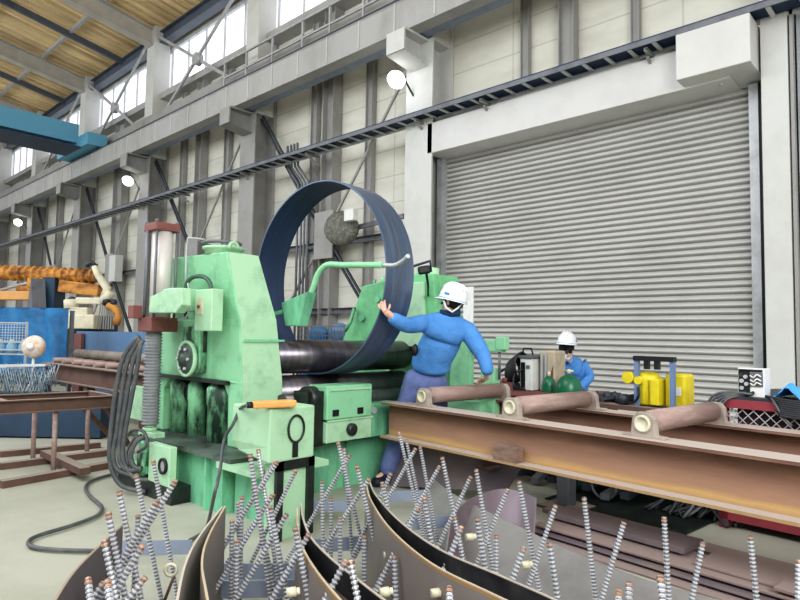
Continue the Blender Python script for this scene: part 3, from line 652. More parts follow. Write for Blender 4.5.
# hoses hanging at the left of the machine
t = thing('hydraulic_hose_bundle', 'bundle of dark hydraulic hoses looping down left of the grey bellows', 'hoses', (-5.3, 2.1, 0))
for pts in [[[(-4.824, 2.155, 1.257), (-4.9, 2.1, 1.08), (-4.942, 2.081, 0.84), (-4.98, 2.071, 0.521), (-5.01, 2.061, 0.321), (-4.984, 2.094, 0.203), (-4.903, 2.173, 0.165)], [(-4.807, 2.172, 1.241), (-4.871, 2.128, 1.065), (-4.914, 2.11, 0.801), (-4.957, 2.093, 0.522), (-4.975, 2.095, 0.298), (-4.925, 2.149, 0.204), (-4.843, 2.224, 0.222)], [(-4.819, 2.162, 1.225), (-4.856, 2.15, 0.962), (-4.891, 2.134, 0.762), (-4.942, 2.114, 0.442), (-4.947, 2.123, 0.267), (-4.886, 2.19, 0.141), (-4.799, 2.272, 0.127)], [(-4.83, 2.149, 1.273), (-4.922, 2.076, 1.111), (-4.977, 2.048, 0.84), (-5.015, 2.039, 0.52), (-5.029, 2.048, 0.265), (-4.97, 2.117, 0.084), (-4.825, 2.256, 0.031)], [(-4.812, 2.231, 0.477), (-4.872, 2.18, 0.428), (-4.904, 2.158, 0.324), (-4.889, 2.179, 0.237), (-4.843, 2.225, 0.206)]]][0]:
    MB().tube(smoothline(pts, 6), .019, 8).build('hose', M['hose'], t)

# ================================================================ feed table beside the machine (local frame turned 6 degrees)
def at6(name, label, cat, group=None): return thing(name, label, cat, (0, 0, 0), A6, group)
t = at6('steel_i_beam', 'long rust-brown I-beam of the roller table, front one with a wood block on its flange', 'steel beam', 'roller table beams')
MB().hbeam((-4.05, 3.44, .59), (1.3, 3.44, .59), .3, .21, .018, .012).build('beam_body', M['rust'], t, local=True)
sp = MB()
for x_ in (-1.9, -.4): sp.box(x_-.006, x_+.006, 3.35, 3.43, .46, .72)
t = at6('steel_i_beam', 'long rust-brown I-beam of the roller table, rear one below the yellow motors', 'steel beam', 'roller table beams')
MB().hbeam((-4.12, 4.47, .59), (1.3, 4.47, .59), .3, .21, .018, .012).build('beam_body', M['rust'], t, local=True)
o = MB().box(-2.80, -2.66, 3.335, 3.42, .459, .57).box(-2.66, -2.6, 3.335, 3.41, .459, .56).build('wood_block', mat('wood_block', '#8a7263', .8, dirt='#5d4a3e', amt=.8, scale=8, stretch=(1, 1, 5)), None, local=True)
o.matrix_world = Matrix.Rotation(A6, 4, 'Z'); tag(o, 'small brown wooden block sitting on the lower flange of the front I-beam', 'block')
for i, (x_, lb) in enumerate([(-3.62, 'nearest the worker in blue, farthest from the camera'), (-2.72, 'middle one, in front of the green gas cylinder'), (-1.75, 'in front of the yellow motor boxes')]):
    t = at6('conveyor_roller', 'rusty steel table roller ' + lb, 'roller', 'table rollers')
    MB().lathe([(0, .03), (.04, .03), (.04, .066), (.9, .066), (.9, .03), (.95, .03)], (x_, 3.47, .825), (0, 1, 0), 26).build('roller_tube', M['roller'], t, local=True)
    for y_, s_ in ((3.44, -1), (4.44, 1)):
        b_ = MB().prism([(x_-.13, .739), (x_+.13, .739), (x_+.13, .755), (x_+.075, .76), (x_+.065, .85), (x_+.035, .885), (x_-.035, .885), (x_-.065, .85), (x_-.075, .76), (x_-.13, .755)], 'xz', y_-.025, y_+.025)
        br = b_.build('bearing_block', mat('bearing_paint', '#a59a90', .6, dirt='#6e625a', amt=.7, scale=10) if i == 0 and s_ < 0 else bpy.data.materials['bearing_paint'], t, local=True, bevel=.004)
        MB().lathe([(0, .05), (.012, .05), (.014, .036), (.002, .034), (.002, 0)], (x_, y_+.025*s_, .82), (0, s_, 0), 20).build('end_cap', M['brass'], br, local=True)
# stands under the beams
for x_, y_, lb in ((-2.75, 4.15, 'grey square stand post under the front I-beam near the wood block'), (-3.7, 4.3, 'grey square stand post under the rear I-beam behind the worker'), (-.2, 4.3, 'grey square stand post under the rear I-beam near the mesh crate')):
    t = at6('beam_stand', lb, 'stand')
    MB().box(x_-.055, x_+.055, y_-.055, y_+.055, .02, .44).build('post', M['mid_steel'], t, local=True, bevel=.008)
    MB().box(x_-.16, x_+.16, y_-.16, y_+.16, 0, .02).build('foot_plate', M['rust_dark'], t, local=True)
for x_, lb in ((-3.1, 'brown cross beam joining the two I-beams beside the worker'), (-.6, 'brown cross beam joining the two I-beams in front of the mesh crate')):
    t = at6('cross_beam', lb, 'steel beam')
    MB().hbeam((x_, 3.56, .38), (x_, 4.36, .38), .14, .12, .012, .01).build('beam_body', M['rust_dark'], t, local=True)
t = at6('leaning_plate', 'large purple-brown steel plate leaning under the front end of the roller table', 'steel plate')
MB().add([(-4.05, 3.62, .42), (-2.85, 3.8, .43), (-2.95, 3.66, .16), (-4.1, 3.5, 0), (-4.05, 3.64, .42), (-2.85, 3.82, .43), (-2.95, 3.68, .16), (-4.1, 3.52, 0)], [(0,1,2,3),(7,6,5,4),(0,4,5,1),(1,5,6,2),(2,6,7,3),(3,7,4,0)]).build('plate_body', M['plate_purple'], t, local=True)
# stacked plates on the floor
g = 'plates lying on the floor'
S = [(-2.62, .9, 3.30, 3.66, 0, .012, 'plate_brown', 'long brown flat plate at the bottom of the floor stack, nearest the curved plates'),
     (-2.55, .9, 3.36, 3.70, .028, .04, 'plate_purple', 'long purple-grey plate, second from the bottom of the floor stack'),
     (-2.48, .9, 3.42, 3.74, .056, .068, 'plate_brown', 'long brown plate, third from the bottom of the floor stack'),
     (-2.55, -1.62, 3.56, 3.82, .085, .12, 'plate_purple', 'short thick dark plate lying on top of the floor stack'),
     (-2.75, -.3, 3.92, 4.10, 0, .03, 'plate_brown', 'narrow brown plate behind the floor stack under the table'),
     (-1.5, .9, 3.5, 3.88, .07, .082, 'plate_brown', 'pinkish brown plate on the floor stack toward the mesh crate'),
     (-1.1, .9, 3.42, 3.58, .084, .1, 'plate_brown', 'narrow pinkish strip on top of the plates nearest the frame edge')]
for k, (xa, xb, ya, yb, za, zb, mm, lb) in enumerate(S):
    o = MB().box(xa, xb, ya, yb, za, zb).build('floor_plate', M[mm], None, local=True, bevel=.002); o.matrix_world = Matrix.Rotation(A6 + (.004, -.006, .003, -.008, .01, .002, -.003)[k], 4, 'Z')
    tag(o, lb, 'steel plate', g)
t = at6('stack_spacers', 'dark wooden spacers under the floor plates', 'spacers'); t['kind'] = 'stuff'
m_ = MB()
for x_ in (-2.4, -1.7, -1.0, -.2):
    for z_ in (.012, .040): m_.box(x_, x_+.06, 3.44, 3.62, z_, z_+.016)
m_.build('spacer_blocks', M['oil_black'], t, local=True)

# ================================================================ things behind and under the table
def mesh_panel(mb, xa, xb, za, zb, y, step=.05, r=.004):
    """expanded metal: two sets of slanting strands"""
    w_ = xb-xa; h_ = zb-za; n = int((w_+h_)/step)
    for k in range(n+1):
        o_ = k*step
        for sg in (0, 1):
            x0_, z0_ = (o_, 0) if o_ <= w_ else (w_, o_-w_)
            x1_, z1_ = (0, o_) if o_ <= h_ else (o_-h_, h_)
            if sg: x0_, x1_ = w_-x0_, w_-x1_
            if abs(x0_-x1_) < .01: continue
            mb.bar((xa+x0_, y+sg*.004, za+z0_), (xa+x1_, y+sg*.004, za+z1_), r, r)
    return mb
t = at6('mesh_crate', 'maroon steel mesh crate with black cables on top behind the rear I-beam', 'crate')
ya = 4.6
for (xa, xb) in ((-1.80, -1.74), (1.2, 1.26)):
    for y_ in (ya, 5.7): MB().box(xa, xb, y_, y_+.06, 0, .9).build('corner_post', M['maroon_red'], t, local=True)
for z_ in (.06, .84):
    MB().box(-1.80, 1.26, ya, ya+.05, z_, z_+.06).build('frame_rail', M['maroon_red'], t, local=True)
    MB().box(-1.80, 1.26, 5.7, 5.75, z_, z_+.06).build('frame_rail', M['maroon_red'], t, local=True)
    for x_ in (-1.80, 1.2): MB().box(x_, x_+.05, ya, 5.75, z_, z_+.06).build('frame_rail', M['maroon_red'], t, local=True)
mp = mesh_panel(MB(), -1.75, 1.2, .1, .84, ya+.02, .07, .006).build('wire_mesh', M['pale_steel'], t, local=True)
MB().box(-1.78, 1.22, ya+.06, 5.7, .1, .12).build('crate_floor', M['maroon'], t, local=True)
MB().box(-1.78, 1.22, ya+.02, 5.74, .9, .92).build('top_sheet', M['dark_steel'], t, local=True)
MB().box(-1.7, 1.15, 4.7, 5.6, .13, .84).build('crate_backing', mat('backing_dark', '#4c3236', .7, dirt='#2a2224', amt=.8, scale=5), t, local=True)  # added dark box, darkens what shows through the mesh
# control panel box
t = at6('control_unit', 'open grey electrical control unit full of dials standing on the mesh crate', 'control box')
QX, QZ = -1.689, .92
b_ = MB().box(QX, QX+.17, 4.68, 4.8, QZ, QZ+.2).build('case', M['white'], t, local=True, bevel=.005)
MB().box(QX+.008, QX+.08, 4.672, 4.68, QZ+.01, QZ+.19).box(QX+.01, QX+.16, 4.672, 4.68, QZ+.175, QZ+.192).build('dark_front', M['black'], b_, local=True)
MB().box(QX+.082, QX+.162, 4.672, 4.68, QZ+.075, QZ+.17).build('wiring_bay', M['mid_steel'], b_, local=True)
for x_, z_, r_ in ((.025, .15, .013), (.055, .14, .014), (.03, .11, .015), (.06, .09, .014), (.03, .06, .014), (.05, .03, .013), (.1, .03, .012)):
    MB().cyl((QX+x_, 4.672, QZ+z_), (QX+x_, 4.662, QZ+z_), r_, n=14).build('dial', M['pale_steel'] if r_ > .0135 else M['dark_steel'], b_, local=True)
for z_ in (.15, .12, .095): MB().tube(smoothline([(QX+.085, 4.668, QZ+z_), (QX+.11, 4.66, QZ+z_-.012), (QX+.13, 4.66, QZ+z_+.008), (QX+.155, 4.668, QZ+z_-.006)], 4), .005).build('wire_loop', M['white'], b_, local=True)
# crumpled blue cloth
t = at6('blue_cloth', 'crumpled bright blue cloth heaped on the crate beside the control unit', 'cloth')
m_ = MB(); n = 18; vs = []; KX = -1.478
for j in range(n+1):
    for i in range(n+1):
        u, v = i/n, j/n; x_ = KX+.4*u; y_ = 4.66+.3*v
        h_ = .92 + .12*max(0, 1-abs(u-.25)/.22)*(1-abs(v-.3)*.9) + .06*max(0, 1-abs(u-.7)/.2) + random.uniform(-.006, .01)
        vs.append((x_, y_, max(.924, h_)))
m_.add(vs, [(j*(n+1)+i, j*(n+1)+i+1, (j+1)*(n+1)+i+1, (j+1)*(n+1)+i) for j in range(n) for i in range(n)])
m_.build('cloth_sheet', M['blue_cloth'], t, local=True)
# coiled cables on the crate
t = at6('cable_coil', 'loose coil of black welding cable spilling over the front of the mesh crate', 'cables')
for k in range(9):
    o_ = k*.012; z_ = .935 - .013*k
    MB().tube(smoothline([(KX-.02+o_, 4.64, z_), (KX+.1, 4.59-.004*k, z_-.01), (KX+.3, 4.585, z_-.02), (KX+.6, 4.59, z_-.01), (KX+.9, 4.6, z_)], 5), .01, 7).build('cable', M['rubber'], t, local=True)
MB().tube(smoothline([(KX+.02, 4.62, .93), (KX+.05, 4.58, .9), (KX+.1, 4.57, .82), (KX+.15, 4.575, .76)], 5), .009, 7).build('cable', M['hose'], t, local=True)
t = at6('cable_coil', 'bundle of grey cables arching down left of the mesh crate behind the roller', 'cables')
KX = -1.789
for k in range(5):
    MB().tube(smoothline([(KX+.2, 4.66+.01*k, .94), (KX+.08, 4.6, .95-.01*k), (KX-.02+.014*k, 4.57, .92-.015*k), (KX-.07+.018*k, 4.57, .82), (KX-.09+.02*k, 4.58, .6)], 5), .009, 7).build('cable', M['hose'], t, local=True)
# yellow motor boxes with grey guard frame, on a low workbench
t = at6('low_bench', 'low dark steel bench behind the rear I-beam carrying the yellow boxes', 'bench')
MB().box(-3.15, -2.08, 4.95, 5.5, .7, .74).build('bench_top', M['rust_dark'], t, local=True)
for x_ in (-3.1, -2.18):
    for y_ in (5.0, 5.42): MB().box(x_, x_+.05, y_, y_+.05, 0, .7).build('leg', M['rust_dark'], t, local=True)
t = at6('yellow_motor', 'yellow ribbed motor with round hubs on the bench, left of the two yellow units', 'motor')
MB().lathe([(0, .085), (.02, .1), (.24, .1), (.27, .08), (.285, .03)], (-2.57, 5.13, .75), (0, 0, 1), 22).build('motor_body', M['yellow'], t, local=True)
fins = MB()
for k in range(16):
    a = k*math.pi/8; fins.bar((-2.57+.1*math.cos(a), 5.13+.1*math.sin(a), .79), (-2.57+.1*math.cos(a), 5.13+.1*math.sin(a), .97), .01, .012)
fins.build('cooling_fins', M['yellow'], t, local=True)
MB().cyl((-2.69, 5.06, .98), (-2.69, 4.98, .98), .05).cyl((-2.6, 4.99, .96), (-2.6, 5.05, .96), .035).build('hub', M['yellow'], t, local=True)
MB().box(-2.5, -2.42, 5.0, 5.2, .76, .98).build('terminal_box', M['yellow'], t, local=True, bevel=.01)
MB().tube(smoothline([(-2.6, 5.0, .9), (-2.58, 4.97, .84), (-2.62, 4.98, .78), (-2.7, 4.98, .76)], 4), .01).build('wire', M['black'], t, local=True)
t = at6('yellow_tank', 'yellow box-shaped tank with white sticker on the bench, right of the two yellow units', 'tank')
MB().box(-2.41, -2.23, 5.08, 5.26, .742, 1.03).build('tank_body', M['yellow'], t, local=True, bevel=.025)
MB().box(-2.36, -2.27, 5.074, 5.08, .85, .92).build('sticker', M['white'], t, local=True)
t = at6('motor_guard', 'grey welded guard frame standing over the yellow motor and tank', 'frame')
for x_ in (-2.62, -2.31):
    MB().box(x_-.018, x_+.018, 5.0, 5.04, .742, 1.16).build('upright', mat('frame_blue_grey', '#6f84a6', .5) if x_ < -2.5 else bpy.data.materials['frame_blue_grey'], t, local=True)
MB().box(-2.64, -2.29, 4.99, 5.05, 1.13, 1.17).build('top_bar', M['black'], t, local=True)
for x_ in (-2.53, -2.44): MB().box(x_-.02, x_+.02, 5.0, 5.04, 1.06, 1.13).build('bracket', M['black'], t, local=True)
t = at6('machine_parts', 'jumble of small dark engine parts on the bench left of the yellow motor', 'machine parts', None); t['kind'] = 'stuff'
m_ = MB()
for k in range(26):
    x_, y_ = random.uniform(-3.12, -2.72), random.uniform(4.98, 5.3); s_ = random.uniform(.02, .05)
    if k % 2: m_.cyl((x_, y_, .742), (x_, y_, .742+s_*2), s_, n=10)
    else: m_.bar((x_-s_, y_, .742+s_), (x_+s_, y_+s_, .742+s_*1.6), s_, s_)
m_.build('part_heap', M['dark_steel'], t, local=True)
# welding machines on a maroon table, gas cylinders
def dd(*a): return a
t = thing('maroon_table', 'low maroon steel table behind the rollers carrying the welding machines', 'table', (-3.9, 6.5, 0))
a1, a2 = (-4.121, 6.069, 0.666), (-2.95, 6.742, 0.714)
MB().bar((a1[0], a1[1], .68), (a2[0], a2[1], .68), .5, .05).build('tabletop', M['maroon'], t)
for p_ in (a1, a2): MB().box(p_[0]-.04, p_[0]+.04, p_[1]-.04, p_[1]+.04, 0, .66).build('leg', M['maroon'], t)
MB().bar((a1[0], a1[1]-.2, .62), (a2[0], a2[1]-.2, .62), .04, .12).build('apron', M['maroon_red'], t)
c_ = (-3.688, 6.245, 0.918); x_, y_ = c_[0], c_[1]
t = thing('welding_machine', 'pale grey welding machine with blue-white front on the maroon table', 'welder', (x_, y_, .705))
MB().box(x_-.1, x_+.06, y_-.1, y_+.14, .71, 1.08).build('case', M['white'], t, bevel=.01)
MB().box(x_-.085, x_-.03, y_-.108, y_-.1, .74, 1.03).build('front_panel', M['black'], t)
MB().tube(smoothline([(x_-.06, y_-.12, .95), (x_-.14, y_-.16, .88), (x_-.12, y_-.18, .75), (x_+.02, y_-.18, .73)], 4), .012).build('lead', M['rubber'], t)
MB().cyl((x_+.01, y_-.1, .98), (x_+.01, y_-.115, .98), .022).build('dial', M['mid_steel'], t)
MB().box(x_-.12, x_+.08, y_-.12, y_+.16, 1.08, 1.11).build('lid', M['mid_steel'], t)
MB().tube([(x_-.1, y_-.05, 1.12), (x_-.08, y_-.05, 1.19), (x_+.02, y_-.05, 1.19), (x_+.04, y_-.05, 1.12)], .01).build('handle', M['black'], t)
c_ = (-3.527, 6.326, 0.924); x_, y_ = c_[0], c_[1]
t = thing('wire_feeder', 'beige wire feeder unit with a maroon side window beside the welding machine', 'welder', (x_, y_, .705))
MB().box(x_-.08, x_+.12, y_-.06, y_+.2, .705, 1.17).build('case', mat('beige_case', '#b7ab95', .6, dirt='#8c8070', amt=.6, scale=8), t, bevel=.02)
MB().prism([(x_+.02, .8), (x_+.1, .76), (x_+.1, 1.0)], 'xz', y_-.066, y_-.06).build('side_window', M['maroon'], t)
MB().bar((x_-.03, y_-.08, .72), (x_-.03, y_-.08, 1.12), .03, .02).bar((x_+.015, y_-.08, .72), (x_+.015, y_-.08, 1.12), .02, .02).build('upright', M['pale_steel'], t)
c_ = (-3.871, 6.215, 0.886); x_, y_ = c_[0], c_[1]
t = thing('hose_reel', 'dark hose reel and cables heaped left of the welding machine', 'hose reel', (x_, y_, .705))
for k in range(7): MB().tube([(x_+.02*k-.06, y_+.15*math.cos(a), .9+.15*math.sin(a)+.015*k) for a in [i*math.pi/8 for i in range(16)]], .014, 6, closed=True).build('hose_coil', M['rubber'], t)
MB().box(x_-.14, x_+.1, y_-.05, y_+.05, .705, .78).build('reel_foot', M['dark_steel'], t)
MB().tube(smoothline([(x_-.05, y_, 1.0), (x_-.2, y_-.05, .9), (x_-.3, y_-.1, .78), (x_-.4, y_-.1, .72)], 4), .014).build('hose_tail', M['rubber'], t)
c_ = (-3.94, 5.965, 0.639); x_, y_ = c_[0], c_[1]
t = thing('red_valve_block', 'small maroon valve block with knobs at the worker end of the maroon table', 'valve', (x_, y_, .705))
MB().box(x_-.1, x_+.12, y_-.08, y_+.08, .705, .8).cyl((x_-.05, y_, .8), (x_-.05, y_, .88), .035).cyl((x_+.06, y_, .8), (x_+.06, y_, .85), .03).build('block_body', M['maroon'], t)
for i, (px_, lb) in enumerate([(0, 'dark green gas cylinder with a brass valve in front of the masked worker')]):
    c_ = (-3.162, 6.126, 0.819); x_, y_ = c_[0], c_[1]
    t = thing('gas_cylinder', lb, 'gas cylinder', (x_, y_, 0))
    MB().lathe([(0, .14), (.76, .14), (.84, .125), (.89, .09), (.92, .04)], (x_, y_, 0), n=26).build('tank_body', M['tank_green'], t)
    MB().lathe([(.93, .025), (.97, .025), (.98, .012)], (x_, y_, 0), n=12).tube([(x_-.05, y_, .96), (x_+.05, y_, .96)], .012).build('valve', M['brass'], t)
c_ = (-3.474, 6.254, 0.725); x_, y_ = c_[0], c_[1]
t = thing('gas_cylinder', 'second dark green gas cylinder half hidden left of the first, near the wire feeder', 'gas cylinder', (x_, y_, 0))
MB().lathe([(0, .08), (.78, .08), (.84, .065), (.88, .03)], (x_, y_, 0), n=24).build('tank_body', M['tank_green'], t)
MB().lathe([(.88, .02), (.93, .02)], (x_, y_, 0), n=12).build('valve', M['brass'], t)
# under the table: lying cylinder, hose rings, hanging cables
c_ = (-3.156, 4.9, 0.03)
t = at6('gas_cylinder', 'green cylinder standing in the shade under the roller table', 'gas cylinder')
MB().lathe([(0, .075), (.33, .075), (.38, .05)], (-3.02, 4.6, 0), n=20).build('tank_body', M['tank_green'], t, local=True)
t = at6('hose_ring', 'coiled dark hose ring leaning under the roller table', 'hose')
for k in range(4): MB().tube([(-2.72+.11*math.cos(a)+.02*k, 4.6-.02*k, .13+.11*math.sin(a)) for a in [i*math.pi/9 for i in range(18)]], .013, 6, closed=True).build('hose_loop', M['hose'], t, local=True)
t = at6('cable_bundle', 'dense black cables hanging to the floor under the roller table by the mesh crate', 'cables')
for k in range(28):
    x_ = -2.22+.014*k+random.uniform(-.02, .02); y_ = random.uniform(4.62, 4.74)
    MB().tube(smoothline([(x_, y_+.05, .72), (x_+random.uniform(-.05, .05), y_, .4), (x_+random.uniform(-.06, .06), y_, .15), (x_+random.uniform(-.15, .15), y_-.1, .02)], 4), .012, 6).build('cable', M['rubber'] if k % 4 else M['hose'], t, local=True)
t = at6('shade_boxes', 'dark boxes added as shade under the roller table, with scrap bars in front', 'shade box')
MB().box(-4.0, -2.2, 4.8, 4.93, 0, .5).box(-4.0, -2.2, 4.93, 6.3, 0, .3).build('shade_box', M['oil_black'], t, local=True)  # added dark boxes in place of the shade under the table
for k in range(8): MB().bar((-3.7+.17*k, 4.8, .06+.03*(k % 3)), (-3.65+.17*k, 4.5, .05+.04*(k % 2)), .07, .05).build('scrap_bar', M['dark_steel'] if k % 2 else M['mid_steel'], t, local=True)
t = at6('cable_shade_box', 'dark box added as shade behind the mesh crate legs and cables', 'cabinet')
MB().box(-2.19, -1.85, 4.8, 4.93, 0, .6).build('shade_body', M['oil_black'], t, local=True, bevel=.01)  # added dark box, stands for the shadow behind the cables
t = thing('white_board', 'narrow pale board on a dark post behind the helmet of the worker by the shutter', 'board', (-6.356, 8.6, 1.964)[:2] + (0,))
MB().box(*sorted((-6.444, -6.228)), 8.58, 8.6, 1.491, 2.193).build('board_face', M['white'], t)
MB().box(-6.356-.03, -6.356+.03, 8.6, 8.66, 0, 1.964).build('post', M['mid_steel'], t)
t = at6('floor_shade_sheet', 'thin black sheet standing for the shade on the floor under the rear I-beam', 'shade sheet')
MB().box(-3.0, -1.86, 4.22, 4.79, .002, .012).build('shade_sheet', M['oil_black'], t, local=True)  # black sheet laid on the floor as painted shade

# ================================================================ left background
# pipe-legged bench in front of the hoses
t = thing('steel_bench', 'long brown steel bench with thin pipe legs at the left of the machine', 'bench', (-6.3, 2.1, 0))
MB().channel((-6.17, .6, .64), (-6.17, 2.54, .62), .12, .06, .01).build('front_beam', M['rust_dark'], t)
MB().channel((-6.75, .6, .64), (-6.75, 2.54, .62), .12, .06, .01).build('rear_beam', M['rust_dark'], t)
MB().box(-6.17, -6.165, 2.38, 2.44, .57, .67).build('green_tag', M['green_light'], t)
for y_ in (.7, 1.6, 2.5): MB().bar((-6.17, y_, .66), (-6.75, y_, .66), .05, .05).build('cross_bar', M['rust_dark'], t)
for x_, y_ in ((-6.17, 2.0), (-6.17, .9), (-6.75, 2.0), (-6.75, .9), (-6.75, 2.5)): MB().cyl((x_+.02, y_, 0), (x_, y_, .57), .022, n=12).build('leg', M['roller'], t)
for a_, b_ in (((-6.17, 2.45, .57), (-6.75, 2.95, .05)), ((-6.2, 1.6, .1), (-6.17, 1.0, .57)), ((-6.75, 2.4, .57), (-6.9, 2.9, .05))): MB().bar(a_, b_, .04, .04).build('brace', M['rust_dark'], t)
for i, (a_, b_, lb) in enumerate([((-5.873, 1.51, 0.05), (-6.062, 2.487, 0.05), 'brown steel bar on the floor nearest the hose at the left'), ((-6.658, 1.704, 0.05), (-6.676, 2.733, 0.05), 'second brown steel bar on the floor under the bench'),
                         ((-7.311, 1.865, 0.05), (-7.182, 2.804, 0.05), 'farthest brown steel bar on the floor behind the bench')]):
    o = MB().bar((a_[0], a_[1], .03), (b_[0], b_[1], .03), .09, .06).build('floor_bar', M['rust_dark']); tag(o, lb, 'steel bar', 'floor bars at the left')
o = MB().bar((*(-6.737, 2.109, 0.05)[:2], .09), (*(-5.631, 2.086, 0.05)[:2], .09), .09, .06).build('floor_bar', M['rust_dark']); tag(o, 'brown steel cross bar lying over the other floor bars', 'steel bar', 'floor bars at the left')
# left feed conveyor
t = thing('side_conveyor', 'brown roller conveyor behind the hoses feeding the machine from the left', 'conveyor', (-9, 4, 0))
MB().hbeam((-11.75, 3.6, .62), (-5.7, 3.6, .62), .28, .18, .015, .01).build('front_beam', M['rust_dark'], t)
MB().hbeam((-11.75, 4.3, .62), (-5.7, 4.3, .62), .28, .18, .015, .01).build('rear_beam', M['rust_dark'], t)
for k in range(13): MB().cyl((-11.5+.45*k, 3.65, .80), (-11.5+.45*k, 4.25, .80), .045, n=16).build('roller', M['roller'], t)
MB().cyl((-11.4, 4.0, .92), (-5.8, 4.0, .92), .075, n=16).build('long_pipe', mat('long_pipe', '#8e8376', .6, dirt='#5c5146', amt=.7, scale=4), t)
for x_ in (-11.6, -9.7, -7.8, -5.9):
    for y_ in (3.6, 4.3): MB().box(x_-.06, x_+.06, y_-.06, y_+.06, 0, .48).build('leg', M['rust_dark'], t)
# blue panels behind
def card(name, label, cat, q, d, m, thick=.06, z0=0.):
    """upright box standing on the floor, its front face given by two base points"""
a_, b_ = (-13.953, 4.9, 1.012), (-9.996, 4.9, 1.096)
o = MB().bar((a_[0], a_[1], .66), (b_[0], b_[1], .66), .08, 1.3).build('blue_screen', M['blue_panel']); tag(o, 'slate-blue flat steel panel standing behind the side conveyor', 'panel')
o = MB().box(a_[0]+.1, a_[0]+.5, a_[1]-.12, a_[1]-.06, 0, 1.26).build('maroon_post', M['maroon']); tag(o, 'short dark maroon post at the edge of the slate-blue panel', 'post')
# blue tarp over a stack
a_, b_ = (-13.593, 2.42, 1.287), (-11.907, 3.982, 1.325)
t = thing('blue_tarpaulin', 'creased bright blue tarpaulin hung over a rack at the far left', 'tarpaulin', ((a_[0]+b_[0])/2, (a_[1]+b_[1])/2, 0))
m_ = MB(); n = 40; q = 14; vs = []
va, vb = Vector((a_[0], a_[1], 0)), Vector((b_[0], b_[1], 0)); nn = (vb-va).cross(Vector((0, 0, 1))).normalized()
for j in range(q+1):
    for i in range(n+1):
        u = i/n; z_ = .55+1.17*j/q; p_ = va.lerp(vb, u) + nn*(.05*math.sin(u*37)+.04*math.sin(u*61+j*.5)+random.uniform(-.015, .015))*(1-j/q*.6)
        vs.append((p_.x, p_.y, z_))
m_.add(vs, [(j*(n+1)+i, j*(n+1)+i+1, (j+1)*(n+1)+i+1, (j+1)*(n+1)+i) for j in range(q) for i in range(n)], True)
e_ = [Vector((va.lerp(vb, i/n)).to_tuple()) for i in range(n+1)]
m_.add([(p_.x, p_.y, 1.72) for p_ in e_] + [(p_.x-nn.x*.8, p_.y-nn.y*.8, 1.74) for p_ in e_], [(i, i+1, i+n+2, i+n+1) for i in range(n)])
m_.build('tarp_sheet', M['tarp'], t)
for u in (0, .5, 1):
    p_ = va.lerp(vb, u) - nn*.15; MB().bar((p_.x, p_.y, 0), (p_.x, p_.y, 1.68), .06, .06).build('rack_post', M['mid_steel'], t)
# crate with light blue drums in front of the tarp
a_, b_ = (-11.402, 2.422, 1.063), (-10.76, 3.017, 1.077); va, vb = Vector((a_[0], a_[1], 0)), Vector((b_[0], b_[1], 0)); dr = (vb-va).normalized(); nn = dr.cross(Vector((0, 0, 1))).normalized()
t = thing('wire_rack', 'grey wire grid rack holding pale blue bottles in front of the tarpaulin', 'rack', tuple((va+vb)/2))
for z_ in (.72, 1.0, 1.12, 1.42): MB().bar(va+Vector((0, 0, z_)), vb+Vector((0, 0, z_)), .03, .02).build('shelf_rail', M['pale_steel'], t)
MB().bar(va+Vector((0, 0, .93))-nn*.2, vb+Vector((0, 0, .93))-nn*.2, .4, .02).build('shelf', M['pale_steel'], t)
for u in (0, 1):
    p_ = va.lerp(vb, u); MB().bar(p_, p_+Vector((0, 0, 1.44)), .03, .03).build('upright', M['pale_steel'], t)
m_ = MB(); L_ = (vb-va).length; k = 0
while k*.045 < L_: p_ = va+dr*(k*.045); m_.bar(p_+Vector((0, 0, 1.12)), p_+Vector((0, 0, 1.42)), .006, .006); k += 1
for k in range(7): m_.bar(va+Vector((0, 0, 1.14+.042*k)), vb+Vector((0, 0, 1.14+.042*k)), .006, .006)
m_.build('wire_grid', M['galv'], t)
for k, lb in enumerate(['at the end of the rack nearest the fan', 'second from the fan end', 'third from the fan end', 'farthest from the fan']):
    p_ = vb - dr*(.12+.19*k) - nn*.14
    t = thing('plastic_bottle', 'pale blue bottle in the wire rack, ' + lb, 'bottle', (p_.x, p_.y, .94), 0, 'bottles in the rack')
    MB().lathe([(.94, .07), (1.06, .075), (1.1, .05), (1.13, .03)], (p_.x, p_.y, 0), n=16).build('bottle_body', M['light_blue'], t)
    MB().lathe([(1.13, .035), (1.16, .035)], (p_.x, p_.y, 0), n=12).build('cap', M['white'], t)
# round stand fan
c_ = (-9.321, 2.712, 1.08)
t = thing('stand_fan', 'round stand fan with orange-white cage on thin tripod legs by the tarpaulin', 'fan', (c_[0], c_[1], 0))
dv = Vector((.69, -.72, .05))
MB().lathe([(-.08, .04), (-.07, .12), (0, .16), (.05, .14), (.08, .06), (.085, 0)], c_, tuple(dv), 26).build('fan_cage', mat('fan_cage', '#c9a98e', .6, dirt='#d9cfc4', amt=.9, scale=9, edges=(.4, .55)), t)
MB().lathe([(.08, .05), (.1, .05), (.11, .0)], c_, tuple(dv), 16).build('fan_hub', M['white'], t)
MB().cyl((c_[0], c_[1], .55), (c_[0], c_[1], 1.0), .018, n=10).build('pole', M['white'], t)
for a_ in (0, 2.1, 4.2): MB().cyl((c_[0], c_[1], .62), (c_[0]+.32*math.cos(a_), c_[1]+.32*math.sin(a_), 0), .013, n=8).build('leg', M['white'], t)
